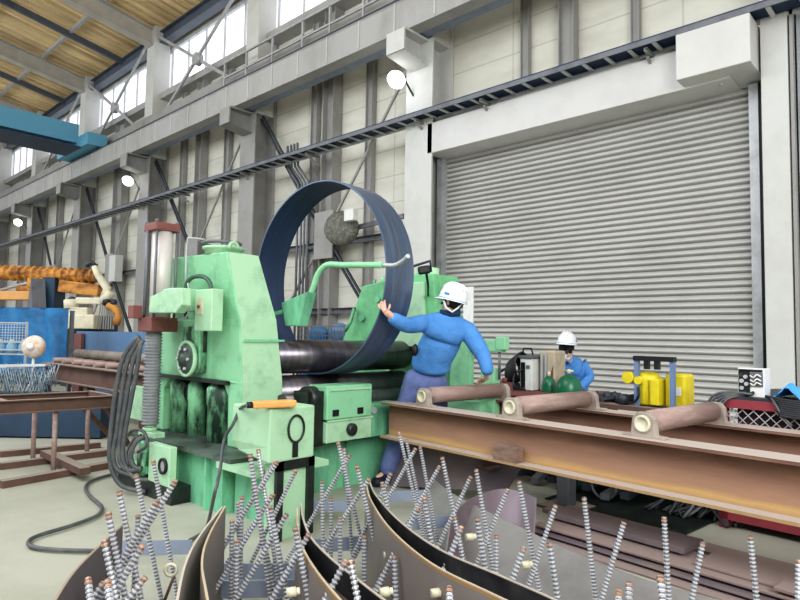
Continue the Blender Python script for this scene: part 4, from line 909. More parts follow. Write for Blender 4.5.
# heap of coiled mesh wire in a bin
a_ = (-8.933, 2.149, 0.678); b_ = (-8.437, 2.608, 0.689); va, vb = Vector((a_[0], a_[1], 0)), Vector((b_[0], b_[1], 0)); dr = (vb-va).normalized(); nn = dr.cross(Vector((0, 0, 1))).normalized()
t = thing('wire_mesh_heap', 'heap of pale zigzag wire mesh lying in a low bin behind the bench', 'wire mesh', tuple((va+vb)/2)); t['kind'] = 'stuff'
m_ = MB()
for k in range(3):
    off = -nn*(.14*k); zb = .50+.05*k; n_ = 9
    for ph in (0, 1):
        m_.tube([va+dr*((vb-va).length*i/n_)+off+nn*(.02*ph)+Vector((0, 0, zb+(.27 if (i+ph+k) % 2 else 0)+random.uniform(-.02, .02))) for i in range(n_+1)], .007, 5)
    for ph in (0, 1):
        m_.tube([va+dr*((vb-va).length*(i+.5)/n_)+off+nn*(.02*ph)+Vector((0, 0, zb+(.27 if (i+ph+k) % 2 else 0)+random.uniform(-.02, .02))) for i in range(n_)], .007, 5)
m_.build('mesh_strands', mat('mesh_pale', '#9fb0ba', .5, .3, dirt='#5d6d78', amt=.6, scale=12), t)
t = thing('navy_bin', 'dark navy steel bin under the heap of wire mesh', 'bin', tuple((va+vb)/2))
MB().bar(va+Vector((0, 0, .27))-nn*.05-dr*1.0, vb+Vector((0, 0, .27))-nn*.05+dr*.8, .5, .5).build('bin_body', M['navy'], t)
MB().bar(va+Vector((0, 0, .53))+nn*.2-dr*1.0, vb+Vector((0, 0, .53))+nn*.2+dr*.8, .03, .03).build('bin_rim', M['dark_steel'], t)
# second wood/steel plank in front of fan (light rail)
a_, b_ = (-9.299, 2.206, 0.835), (-8.746, 2.717, 0.86)
o = MB().bar(a_, b_, .12, .03).build('pale_plank', M['col_light']); tag(o, 'pale plank edge lying level above the wire mesh heap', 'plank')
o2 = MB(); 
for p_ in (a_, b_): o2.bar((p_[0], p_[1], 0), (p_[0], p_[1], p_[2]-.015), .04, .04)
o_ = o2.build('plank_trestle', M['dark_steel']); tag(o_, 'dark trestle uprights carrying the pale plank', 'trestle')
# welding robot on its dark plinth
c_ = (-15.249, 5.639, 1.629); bx, by = c_[0], c_[1]
ux, uy = 0.7335316403175518, 0.6794581324020468
def rp(px_, py_): # pixel-sized offsets measured in metres on the robot's own plane
    return (bx+ux*(px_-92)/41.9, by+uy*(px_-92)/41.9, c_[2]-(py_-318)/41.9)
t = thing('welding_robot', 'cream jointed welding robot arm with bent elbow behind the blue panels', 'robot', (bx, by, 0))
m_ = MB()
for p_, q_ in (((66, 314), (106, 330)),): m_.bar(rp(66, 322), rp(98, 322), .4, .34)
m_.build('robot_base', M['robot'], t, bevel=.03)
MB().bar(rp(66, 312), rp(90, 312), .3, .2).build('lower_arm', M['robot'], t, bevel=.03)
MB().tube([rp(70, 300), rp(71, 310)], .16, 14).build('shoulder_joint', M['robot'], t)
MB().sphere(rp(71, 301), .1).build('joint_cap', M['dark_steel'], t)
MB().bar(rp(76, 301), rp(102, 301), .16, .16).build('middle_arm', M['robot'], t, bevel=.03)
MB().tube([rp(102, 300), rp(106, 288), rp(96, 275), rp(92, 266)], .09, 12, taper=[1, 1.1, .9, .8]).build('upper_arm', M['robot'], t)
MB().tube([rp(101, 302), rp(110, 291)], .11, 12).build('elbow', M['robot'], t)
MB().sphere(rp(105, 301), .11).sphere(rp(113, 302), .08).build('wrist_motor', M['dark_steel'], t)
MB().tube([rp(84, 266), rp(89, 262), rp(94, 266)], .05, 10).build('torch_bracket', M['dark_steel'], t)
MB().tube(smoothline([rp(107, 305), rp(114, 308), rp(118, 316), rp(116, 324)], 4), .09, 10).build('hose_pack', M['orange'], t)
MB().bar((bx-.3*ux, by-.3*uy, 0), (bx-.3*ux, by-.3*uy, rp(90, 334)[2]), .9, .4).build('plinth', M['dark_steel'], t)
# hanging straps / cloth below the robot wrist
m_ = MB()
for k in range(7): m_.bar(rp(100+2.2*k, 305), rp(98+2.6*k, 329), .05, .02)
o = m_.build('hanging_straps', M['col']); tag(o, 'pale and dark straps hanging below the robot wrist', 'straps', None, 'stuff')
# orange ribbed ducts and boom
def rq(px_, py_, d=15.2): # same idea, plane of the duct machine
    return ((-16.736, 5.158, 2.326)[0]+ux*(px_-50)/40., (-16.736, 5.158, 2.326)[1]+uy*(px_-50)/40., (-16.736, 5.158, 2.326)[2]-(py_-290)/40.)
t = thing('ribbed_duct_machine', 'rusty orange machine with ribbed flexible duct and flat yellow beams at far left', 'machine', (rq(50, 290)[0], rq(50, 290)[1], 0))
pr = []; P0, P1 = Vector(rq(-40, 272)), Vector(rq(96, 276))
n = 76
pr = [((P1-P0).length*i/n, .2 if i % 4 in (1, 2) else .145) for i in range(n+1)]
MB().lathe(pr, tuple(P0), tuple((P1-P0).normalized()), 14, False).build('ribbed_duct', M['orange'], t)
MB().bar(rq(61, 286), rq(101, 290), .3, .3).build('yellow_beam', M['orange'], t, bevel=.02)
MB().bar(rq(-40, 297), rq(43, 296), .3, .22).build('yellow_beam', mat('pale_orange', '#d9a468', .6, dirt='#b58148', amt=.5, scale=3), t, bevel=.02)
MB().bar(rq(30, 283), rq(47, 283), .3, .24).build('orange_head', M['orange'], t, bevel=.02)
MB().tube([rq(-10, 294), rq(20, 285), rq(40, 281)], .04).build('grey_lever', M['pale_steel'], t)
MB().tube([rq(18, 290), rq(44, 289)], .1).build('small_duct', M['orange'], t)
MB().bar(rq(48, 300), rq(60, 300), .5, 1.1).build('dark_body', M['navy'], t)
MB().prism([(0, 0), (.5, 0), (.25, .9)], 'xz', 0, .3).build('grey_cone', M['mid_steel'], t, local=True)
bpy.data.objects['grey_cone'].location = (rq(50, 308)[0]-rq(50,290)[0], rq(50, 308)[1]-rq(50,290)[1]-.5, rq(50, 308)[2]-.2)
q0, q1 = rq(-40, 320), rq(100, 320)
MB().bar((q0[0], q0[1]+.3, .85), (q1[0], q1[1]+.3, .85), .8, 1.7).build('machine_base', M['dark_steel'], t)
# grey electrical junction box on the lower wall brace
c_ = (-23.466, 9.2, 3.7)
o = MB().box(c_[0]-.28, c_[0]+.28, 9.3, 9.6, c_[2]-.5, c_[2]+.5).build('junction_box', M['col_light'], bevel=.02); tag(o, 'pale grey wall junction box above the welding robot', 'box')
# window guard with blue bags behind the rolls
t = thing('wire_fence', 'low grey wire fence seen through the ring behind the rolls', 'fence', (-11, 8.6, 0))
a_, b_ = (-11.077, 8.6, 1.646), (-9.336, 8.6, 1.634)
MB().box(a_[0], b_[0], 8.58, 8.62, 1.48, 1.52).box(a_[0], b_[0], 8.58, 8.62, 0, .05).build('frame', M['mid_steel'], t)
m_ = MB(); x_ = a_[0]
while x_ < b_[0]: m_.bar((x_, 8.6, 0), (x_, 8.6, 1.5), .012, .012); x_ += .1
for k in range(15): m_.bar((a_[0], 8.61, .1*k), (b_[0], 8.61, .1*k), .012, .012)
m_.build('wire_grid', M['mid_steel'], t)
for (px_, mm, lb) in ((319, 'tarp', 'small blue bag heaped behind the wire fence'), (340, 'blue_panel', 'grey-blue bag and tools behind the wire fence')):
    c_ = Vector((-10.875, 9.0, 1.312)) if px_ == 319 else Vector((-10.153, 9.0, 1.363))
    o = MB().sphere((c_.x, 9.0, c_.z), .28, (1.1, .7, .8), 10).box(c_.x-.35, c_.x+.35, 8.8, 9.2, 0, c_.z-.15).build('storage_bag', M[mm]); tag(o, lb, 'bag')

# ================================================================ curved plates with rebar, in front
ARC = {}
def curved(label, pts, m, h=.5, thick=.008, group='curved steel plates in front', flare=None):
    P = smoothline([Vector((x, y, 0)) for x, y, _ in pts], 8); n = len(P)
    t = thing('curved_steel_plate', label, 'steel plate', (P[n//2].x, P[n//2].y, 0), 0, group)
    m_ = MB(); rings = []
    for i, p in enumerate(P):
        d = (P[min(i+1, n-1)]-P[max(i-1, 0)]).normalized(); s_ = Vector((-d.y, d.x, 0))*thick/2
        fl = Vector(flare) if flare else Vector((0, 0, 0))
        rings.append([p-s_+fl, p+s_+fl, p+s_+Vector((0, 0, h)), p-s_+Vector((0, 0, h))])
    m_.loft(rings, True)
    m_.build('plate_shell', m, t, smooth=False)
    return t, P
M['arc_band'] = zbands('arc_black_band', [(0, '#857e7a'), (.40, '#9b8666'), (.41, '#1b1c20'), (.494, '#b3aa9c')], .5, noise=.3, col2='#6d6a68')
M['arc_grey'] = zbands('arc_grey', [(0, '#a3a29b'), (.494, '#bdb3a5')], .55, noise=.45, col2='#b0a89c')
M['arc_purple'] = zbands('arc_purple', [(0, '#645a60'), (.494, '#a39280')], .5, noise=.4, col2='#77696a')
M['arc_brown'] = zbands('arc_brown', [(0, '#7b736e'), (.482, '#96764f'), (.494, '#b8aa92')], .5, noise=.4, col2='#8d8276')
curved('dark purple curved plate nearest the floor hose, leftmost of the curved plates', [(-2.592, 1.116, 0.5), (-2.407, 0.957, 0.5), (-2.215, 0.803, 0.5), (-2.011, 0.676, 0.5), (-1.831, 0.578, 0.5)], M['arc_purple'])
curved('curved plate with a bright edge, second from the left, below the machine base', [(-2.544, 1.552, 0.5), (-2.253, 1.28, 0.5), (-2.024, 1.1, 0.5), (-1.757, 0.931, 0.5), (-1.516, 0.794, 0.5)], M['arc_grey'])
curved('inner curved plate with a bright edge, close behind the second plate', [(-2.549, 1.571, 0.5), (-2.229, 1.306, 0.5), (-2.002, 1.149, 0.5), (-1.762, 1.028, 0.5), (-1.46, 0.886, 0.5)], M['arc_brown'])
curved('curved plate with a black painted band, tip in front of the terminal box pillar', [(-2.347, 1.857, 0.5), (-2.162, 1.723, 0.5), (-1.928, 1.58, 0.5), (-1.708, 1.49, 0.5), (-1.51, 1.429, 0.5), (-1.316, 1.373, 0.5), (-1.135, 1.326, 0.5)], M['arc_band'])
curved('curved plate with a rusty edge just inside the black-banded plate', [(-2.292, 1.791, 0.5), (-2.033, 1.597, 0.5), (-1.831, 1.468, 0.5), (-1.605, 1.357, 0.5), (-1.376, 1.264, 0.5), (-1.193, 1.189, 0.5)], M['arc_brown'])
curved('long curved plate with a black painted band, middle of the foreground', [(-2.459, 2.419, 0.5), (-2.204, 2.22, 0.5), (-1.824, 1.989, 0.5), (-1.48, 1.84, 0.5), (-1.177, 1.789, 0.5), (-0.95, 1.749, 0.5), (-0.788, 1.713, 0.5)], M['arc_band'])
curved('long curved plate with a rusty edge just left of the long black-banded plate', [(-2.42, 2.358, 0.5), (-2.154, 2.136, 0.5), (-1.787, 1.887, 0.5), (-1.421, 1.711, 0.5), (-1.122, 1.649, 0.5), (-0.927, 1.619, 0.5)], M['arc_brown'])
M['arc_wide'] = mat('arc_wide', '#8d8b88', .5, .15, dirt='#6c6a69', amt=.7, scale=2.5)
M['arc_violet'] = mat('arc_violet', '#80747b', .5, .15, dirt='#67595c', amt=.7, scale=2.5)
curved('wide grey curved plate, rightmost, beside the brown floor plates', [(-3.035, 3.665, 0.22), (-2.675, 3.43, 0.22), (-2.294, 3.253, 0.22), (-1.905, 3.098, 0.22), (-1.585, 2.971, 0.22), (-1.116, 2.842, 0.22), (-0.783, 2.848, 0.22), (-0.5, 2.852, 0.22)], M['arc_wide'], h=.22, flare=(.27, -.42, .01))
curved('small purple rounded plate standing behind the rebars under the wood block', [(-2.139, 2.746, 0.26), (-2.308, 3.061, 0.26), (-2.399, 3.377, 0.26), (-2.387, 3.621, 0.26), (-2.261, 3.675, 0.26), (-2.089, 3.593, 0.26)], M['arc_violet'], h=.26, flare=(.1, -.2, .0))
for a_, b_, lb in (((-3.361, 1.452, 0.14), (-3.115, 1.725, 0.14), 'in the cell between the two leftmost curved plates'), ((-2.745, 1.599, 0.14), (-2.441, 1.924, 0.14), 'between the second plate and the black-banded plate'),
                   ((-2.532, 1.513, 0.14), (-2.273, 1.805, 0.14), 'lower one between the second plate and the black-banded plate'),
                   ((-2.707, 2.142, 0.14), (-2.453, 2.542, 0.14), 'between the two black-banded plates'), ((-3.33, 2.696, 0.14), (-3.114, 2.886, 0.14), 'farthest one between the two black-banded plates'),
                   ((-2.551, 2.892, 0.14), (-2.398, 3.139, 0.14), 'between the long black-banded plate and the grey plate'), ((-3.112, 3.227, 0.14), (-2.947, 3.481, 0.14), 'in front of the far end of the grey plate')):
    va, vb = Vector(a_), Vector(b_)
    o = MB().bar(va, vb, .01, .075).build('spacer_bar', M['flatbar']); tag(o, 'flat blue-grey steel spacer bar '+lb, 'flat bar', 'spacer bars')
for (p_, lb) in (((-1.575, 2.162, 0.45), 'beside the long slanting rebar in the middle'), ((-1.295, 2.152, 0.409), 'on the long black-banded plate'), ((-1.422, 1.483, 0.461), 'at the foot of the black-banded plate'), ((-1.647, 1.275, 0.456), 'near the leftmost black-banded plate'),
                 ((-1.364, 1.677, 0.419), 'at the bottom edge of the middle cell'), ((-1.835, 1.928, 0.368), 'at the middle of the far cell')):
    va = Vector(p_); ax = Vector((.55, .8, .1)).normalized()
    t = thing('threaded_coupler', 'pale yellowish round coupler nut ' + lb, 'coupler', p_, 0, 'coupler nuts')
    MB().cyl(va-ax*.018, va+ax*.014, .016, n=6).cyl(va+ax*.014, va+ax*.026, .011, n=14).build('coupler_body', M['brass'], t)
t = thing('rope_ring', 'small rusty wire ring with a rod leaning in the leftmost cell', 'ring', (-2.276, 1.176, 0.386))
MB().tube([Vector((-2.276, 1.176, 0.386))+Vector((.73, .68, 0))*.022*math.cos(a)+Vector((0, 0, .022*math.sin(a))) for a in [i*math.pi/8 for i in range(16)]], .007, 6, closed=True).build('ring_loop', M['brass'], t)
MB().tube([(-2.268, 1.185, 0.363), (-2.299, 1.164, 0.262)], .006).build('ring_rod', M['rust_dark'], t)

# rebars: tip, a lower point on the bar, distance from the camera
M['rebar'] = zbands('rebar_steel', [(0, '#c6c8cc'), (.965, '#b98f72')], .4, coord='Generated', noise=.6, col2='#9b9490')
def rib_gaps(m):
    nt = m.node_tree; N = nt.nodes; L = nt.links; b = N['Principled BSDF']; src = b.inputs['Base Color'].links[0].from_socket
    tc = N.new('ShaderNodeTexCoord'); sp = N.new('ShaderNodeSeparateXYZ'); L.new(tc.outputs['Object'], sp.inputs[0])
    a = N.new('ShaderNodeMath'); a.operation = 'FLOORED_MODULO'; L.new(sp.outputs['Z'], a.inputs[0]); a.inputs[1].default_value = .015
    c = N.new('ShaderNodeMath'); c.operation = 'LESS_THAN'; L.new(a.outputs[0], c.inputs[0]); c.inputs[1].default_value = .0075
    d = N.new('ShaderNodeMath'); d.operation = 'MULTIPLY'; L.new(c.outputs[0], d.inputs[0]); d.inputs[1].default_value = .8
    x = N.new('ShaderNodeMix'); x.data_type = 'RGBA'; L.new(d.outputs[0], x.inputs['Factor']); L.new(src, x.inputs['A']); x.inputs['B'].default_value = lin('#4e5058')
    L.new(x.outputs['Result'], b.inputs['Base Color']); b.inputs['Metallic'].default_value = .2
rib_gaps(M['rebar'])
def rebar(tip, low, r, label, group):
    a, b = Vector(tip), Vector(low); d = (b-a)
    if d.z < -1e-3 and b.z > .03: b = a + d*((a.z-.03)/(a.z-b.z))
    if b.z < .02: b = a + d*((a.z-.03)/(a.z-b.z))
    L_ = (a-b).length
    me = bpy.data.meshes.new('rebar'); vs = []; fs = []; n = 8
    k = max(6, int(L_/.015)); prof = []
    for i in range(k):
        z_ = .015*i; prof += [(z_, r*.85), (z_+.0075, r*.85), (z_+.009, r*1.14), (z_+.0135, r*1.14)]
    prof.append((L_, r*.9))
    for z_, rr in prof:
        for j in range(n):
            t_ = 2*math.pi*j/n; vs.append((rr*math.cos(t_), rr*math.sin(t_), z_ + .25*r*math.sin(t_)*(1 if z_ < L_ and z_ > 0 else 0)))
    m_ = len(prof)
    fs = [(i*n+j, i*n+(j+1) % n, (i+1)*n+(j+1) % n, (i+1)*n+j) for i in range(m_-1) for j in range(n)] + [tuple(range(n-1, -1, -1)), tuple(range((m_-1)*n, m_*n))]
    me.from_pydata(vs, [], fs); me.materials.append(M['rebar'])
    o = bpy.data.objects.new('rebar', me); COL.objects.link(o); o.location = b
    o.rotation_mode = 'QUATERNION'; o.rotation_quaternion = (a-b).to_track_quat('Z', 'Y')
    tag(o, label, 'rebar', group); return o
ORD = ['first', 'second', 'third', 'fourth', 'fifth', 'sixth', 'seventh', 'eighth', 'ninth', 'tenth', 'eleventh', 'twelfth', 'thirteenth', 'fourteenth', 'fifteenth', 'sixteenth', 'seventeenth', 'eighteenth', 'nineteenth', 'twentieth', 'twenty-first']
CELLS = [
('leftmost cell', [((-2.084, 0.796, 0.511), (-2.028, 0.784, 0.463), 0.0115, 'hardly at all'), ((-2.096, 0.845, 0.617), (-2.018, 0.863, 0.436), 0.0115, 'left'), ((-2.205, 0.895, 0.438), (-2.189, 0.846, 0.387), 0.0115, 'right'), ((-1.935, 0.795, 0.547), (-1.878, 0.783, 0.502), 0.0115, 'left'), ((-2.187, 0.891, 0.679), (-2.104, 0.922, 0.426), 0.0115, 'left'), ((-2.363, 1.0, 0.7), (-2.281, 1.028, 0.459), 0.0115, 'left'), ((-2.767, 1.244, 0.661), (-2.653, 1.323, 0.147), 0.0115, 'left'), ((-2.413, 1.1, 0.581), (-2.383, 1.083, 0.298), 0.0115, 'hardly at all'), ((-2.052, 0.957, 0.585), (-2.087, 0.87, 0.41), 0.0115, 'right'), ((-1.948, 0.922, 0.518), (-1.965, 0.845, 0.427), 0.0115, 'right'), ((-2.905, 1.387, 0.684), (-2.807, 1.449, 0.21), 0.0115, 'left'), ((-2.207, 1.078, 0.682), (-2.271, 0.97, 0.452), 0.0115, 'right'), ((-2.204, 1.144, 0.745), (-2.338, 0.982, 0.373), 0.0115, 'right')]),
('cell in front of the terminal box', [((-2.409, 1.522, 0.476), (-2.378, 1.511, 0.143), 0.0115, 'hardly at all'), ((-2.218, 1.428, 0.455), (-2.184, 1.41, 0.23), 0.0115, 'hardly at all'), ((-2.653, 1.707, 0.473), (-2.613, 1.697, 0.206), 0.0115, 'hardly at all'), ((-2.55, 1.661, 0.53), (-2.514, 1.64, 0.356), 0.0115, 'hardly at all'), ((-2.342, 1.561, 0.77), (-2.266, 1.597, 0.354), 0.0115, 'left'), ((-2.337, 1.578, 0.624), (-2.239, 1.636, 0.189), 0.0115, 'left'), ((-2.658, 1.818, 0.717), (-2.602, 1.815, 0.562), 0.0115, 'left'), ((-2.072, 1.482, 0.611), (-1.989, 1.521, 0.256), 0.0115, 'left'), ((-2.272, 1.64, 0.594), (-2.35, 1.52, 0.352), 0.0115, 'right'), ((-2.563, 1.856, 0.502), (-2.663, 1.716, 0.247), 0.0115, 'right'), ((-2.509, 1.823, 0.678), (-2.695, 1.621, 0.204), 0.0115, 'right'), ((-2.419, 1.769, 0.699), (-2.589, 1.577, 0.289), 0.0115, 'right'), ((-2.064, 1.562, 0.565), (-2.171, 1.42, 0.263), 0.0115, 'right'), ((-1.797, 1.397, 0.607), (-1.727, 1.413, 0.366), 0.0115, 'left'), ((-2.519, 1.956, 0.613), (-2.614, 1.828, 0.271), 0.0115, 'right'), ((-1.84, 1.498, 0.55), (-1.913, 1.381, 0.312), 0.0115, 'right')]),
('cell between the two black-banded plates', [((-2.502, 2.115, 0.536), (-2.467, 2.101, 0.268), 0.0115, 'hardly at all'), ((-2.47, 2.152, 0.452), (-2.438, 2.131, 0.233), 0.0115, 'hardly at all'), ((-2.434, 2.161, 0.742), (-2.327, 2.231, 0.272), 0.0115, 'left'), ((-2.209, 1.985, 0.437), (-2.177, 1.962, 0.242), 0.0115, 'hardly at all'), ((-2.563, 2.321, 0.674), (-2.517, 2.317, 0.398), 0.0115, 'hardly at all'), ((-1.513, 1.39, 0.564), (-1.531, 1.315, 0.447), 0.0115, 'right'), ((-2.464, 2.277, 0.655), (-2.615, 2.101, 0.261), 0.0115, 'right'), ((-1.428, 1.329, 0.604), (-1.377, 1.318, 0.492), 0.0115, 'left'), ((-2.143, 2.026, 0.682), (-2.034, 2.099, 0.198), 0.0115, 'left'), ((-1.981, 1.925, 0.419), (-1.952, 1.903, 0.187), 0.0115, 'hardly at all'), ((-2.171, 2.143, 0.602), (-2.317, 1.969, 0.251), 0.0115, 'right'), ((-2.058, 2.112, 0.607), (-1.983, 2.137, 0.311), 0.0115, 'left'), ((-2.164, 2.286, 0.606), (-2.285, 2.14, 0.188), 0.0115, 'right'), ((-1.676, 1.796, 0.44), (-1.641, 1.773, 0.284), 0.0115, 'hardly at all'), ((-1.733, 1.879, 0.445), (-1.772, 1.79, 0.264), 0.0115, 'right'), ((-2.54, 2.747, 0.722), (-2.447, 2.798, 0.323), 0.0115, 'left'), ((-2.578, 2.854, 0.663), (-2.504, 2.88, 0.359), 0.0115, 'left'), ((-2.401, 2.747, 0.644), (-2.496, 2.614, 0.359), 0.0115, 'right'), ((-2.449, 2.839, 0.639), (-2.381, 2.859, 0.325), 0.0115, 'left')]),
('cell left of the grey curved plate', [((-1.798, 2.084, 0.547), (-1.871, 1.967, 0.306), 0.0115, 'right'), ((-1.715, 2.019, 0.618), (-1.644, 2.048, 0.226), 0.0115, 'left'), ((-2.044, 2.533, 0.625), (-2.158, 2.385, 0.301), 0.0115, 'right'), ((-1.971, 2.458, 0.692), (-1.877, 2.518, 0.207), 0.0115, 'left'), ((-1.267, 1.625, 0.481), (-1.235, 1.589, 0.453), 0.0115, 'hardly at all'), ((-1.81, 2.354, 0.451), (-1.757, 2.349, 0.284), 0.0115, 'left'), ((-1.415, 1.89, 0.589), (-1.476, 1.786, 0.322), 0.0115, 'right'), ((-1.865, 2.564, 0.597), (-1.959, 2.435, 0.276), 0.0115, 'right'), ((-1.786, 2.496, 0.655), (-1.707, 2.542, 0.159), 0.0115, 'left'), ((-1.432, 2.01, 0.595), (-1.372, 2.023, 0.282), 0.0115, 'left'), ((-1.608, 2.409, 0.396), (-1.585, 2.375, 0.245), 0.0115, 'hardly at all'), ((-1.673, 2.609, 0.559), (-1.766, 2.483, 0.215), 0.0115, 'right'), ((-1.578, 2.555, 0.623), (-1.494, 2.607, 0.116), 0.0115, 'left'), ((-1.245, 2.053, 0.514), (-1.278, 1.97, 0.323), 0.0115, 'right'), ((-1.175, 2.117, 0.534), (-1.131, 2.106, 0.33), 0.0115, 'left')]),
('grey curved plate at the right', [((-1.402, 2.589, 0.539), (-1.48, 2.477, 0.184), 0.0115, 'right'), ((-1.259, 2.579, 0.603), (-1.211, 2.593, 0.16), 0.0115, 'hardly at all'), ((-0.9, 2.106, 0.436), (-0.882, 2.056, 0.413), 0.0115, 'hardly at all'), ((-1.09, 2.606, 0.525), (-1.153, 2.507, 0.195), 0.0115, 'right'), ((-0.874, 2.128, 0.467), (-0.855, 2.081, 0.417), 0.0115, 'hardly at all'), ((-0.719, 1.99, 0.567), (-0.696, 1.949, 0.504), 0.0115, 'hardly at all'), ((-0.927, 2.617, 0.578), (-0.904, 2.597, 0.251), 0.0115, 'hardly at all'), ((-0.812, 2.731, 0.478), (-0.839, 2.657, 0.248), 0.0115, 'right'), ((-0.643, 2.747, 0.538), (-0.617, 2.722, 0.295), 0.0115, 'hardly at all'), ((-0.462, 2.643, 0.517), (-0.458, 2.589, 0.383), 0.0115, 'hardly at all')]),
]
for nm, bars in CELLS:
    for i, (tp, lo, r, lean) in enumerate(bars):
        rebar(tp, lo, r*.9, ('ribbed rebar %s, %s tip from the left, %s' % ({'right':'leaning right','left':'leaning left'}.get(lean,'nearly upright'), ORD[i], nm)), 'rebar studs in the ' + nm)

# ================================================================ workers
def skin_mesh(name, joints, edges, m, parent, root, sub=2, label=None, extra=None):
    names = list(joints); idx = {k: i for i, k in enumerate(names)}
    inv = WM[parent.name].inverted()
    me = bpy.data.meshes.new(name); me.from_pydata([tuple(inv @ Vector(joints[k][0])) for k in names], [(idx[a], idx[b]) for a, b in edges], [])
    o = bpy.data.objects.new(name, me); COL.objects.link(o); o.parent = parent; WM[o.name] = WM[parent.name].copy()
    sk = o.modifiers.new('skin', 'SKIN'); sk.use_smooth_shade = True; sk.branch_smoothing = .3
    bm = bmesh.new(); bm.from_mesh(me); lay = bm.verts.layers.skin.verify(); bm.verts.ensure_lookup_table()
    for i, k in enumerate(names):
        r = joints[k][1]; bm.verts[i][lay].radius = r if isinstance(r, tuple) else (r, r); bm.verts[i][lay].use_root = (k == root)
    bm.to_mesh(me); bm.free()
    ss = o.modifiers.new('smooth', 'SUBSURF'); ss.levels = sub; ss.render_levels = sub
    me.materials.append(m)
    if label: o['label'] = label
    return o
def hand_joints(J, E, pre, wrist, palm_dir, thumb_dir, curl_dir, s=1.):
    """palm with four bent fingers of different lengths and a thumb leaving the side of the palm"""
    w = Vector(wrist); d = Vector(palm_dir).normalized(); t = Vector(thumb_dir); t = (t - d*t.dot(d)).normalized(); c = Vector(curl_dir).normalized()
    pc = w + d*.055*s; J[pre+'palm'] = (tuple(pc), (.036*s, .02*s)); E.append((pre+'wrist', pre+'palm'))
    for i, L_ in enumerate((.068, .078, .072, .056)):
        off = t*(.03-.02*i)*s
        k = pc + d*.04*s + off; J[pre+'k%d' % i] = (tuple(k), .011*s); E.append((pre+'palm', pre+'k%d' % i))
        m1 = k + (d*.85+c*.35).normalized()*L_*.5*s; J[pre+'m%d' % i] = (tuple(m1), .0095*s); E.append((pre+'k%d' % i, pre+'m%d' % i))
        e1 = m1 + (d*.5+c*.8).normalized()*L_*.5*s; J[pre+'e%d' % i] = (tuple(e1), .008*s); E.append((pre+'m%d' % i, pre+'e%d' % i))
    a = w + d*.03*s + t*.03*s; J[pre+'t0'] = (tuple(a), .012*s); E.append((pre+'wrist', pre+'t0'))
    b = a + (t*.8+d*.6).normalized()*.035*s; J[pre+'t1'] = (tuple(b), .0105*s); E.append((pre+'t0', pre+'t1'))
    e = b + (d*.8+c*.5).normalized()*.03*s; J[pre+'t2'] = (tuple(e), .009*s); E.append((pre+'t1', pre+'t2'))
def head_parts(t, c, fwd, up, s=1.):
    """eyes, nose, mouth and ears on a head centred at c and looking along fwd"""
    c = Vector(c); f = Vector(fwd).normalized(); u = Vector(up); u = (u-f*u.dot(f)).normalized(); r = f.cross(u)
    MB().cyl(c+f*.085*s+u*.005*s, c+f*.115*s-u*.03*s, .006*s, .015*s, 8).build('nose', M['skin'], t)
    for q in (-1, 1): MB().sphere(c+r*q*.082*s-u*.01*s, .028*s, (.5, .5, 1), 8).build('ear', M['skin'], t)
    for q in (-1, 1): MB().sphere(c+f*.09*s+r*q*.032*s+u*.012*s, .011*s, n=8).build('eye', M['black'], t)
    MB().bar(c+f*.09*s-u*.055*s-r*.022*s, c+f*.09*s-u*.055*s+r*.022*s, .008, .008).build('mouth', M['maroon'], t)
def helmet(t, c, up, fwd, s=1.):
    c = Vector(c); u = Vector(up).normalized(); f = Vector(fwd); f = (f-u*f.dot(u)).normalized(); r = f.cross(u)
    n = 28; m_ = MB(); rings = []
    for j in range(9):
        a = j/8*math.pi/2; rr = math.cos(a); hh = math.sin(a)
        rings.append([c + (f*(.138*math.cos(2*math.pi*i/n)) + r*(.118*math.sin(2*math.pi*i/n)))*s*max(rr, .02) + u*(.132*hh*s) for i in range(n)])
    base = [c + (f*(.142*math.cos(2*math.pi*i/n)) + r*(.122*math.sin(2*math.pi*i/n)))*s - u*.03*s for i in range(n)]
    m_.loft([base]+rings, True, True)
    brim = [c + (f*((.142+.05*max(0, math.cos(2*math.pi*i/n))**1.5+.01)*math.cos(2*math.pi*i/n)) + r*(.132*math.sin(2*math.pi*i/n)))*s - u*(.036+.012*max(0, math.cos(2*math.pi*i/n)))*s for i in range(n)]
    m_.loft([base, brim, [p - u*.004 for p in brim]], False, True)
    h = m_.build('safety_helmet', M['helmet'], t)
    rib = MB()
    for q in (-.035, 0, .035):
        rib.tube([c + f*(.14*math.cos(a))*s + r*q*s + u*(.13*math.sin(a)*s+.004) for a in [math.pi*k/12 for k in range(2, 11)]], .006*s, 6)
    rib.build('helmet_rib', M['helmet'], h)
    MB().bar(c - r*.119*s - f*.03*s + u*.015*s, c - r*.119*s + f*.02*s + u*.015*s, .008, .018).build('blue_mark', M['jacket'], h)
    MB().tube([c + (f*(.143*math.cos(a)) + r*(.123*math.sin(a)))*s - u*.026*s for a in [k*math.pi/12 for k in range(24)]], .004, 5, closed=True).build('helmet_band', M['light_blue'], h)
    return h

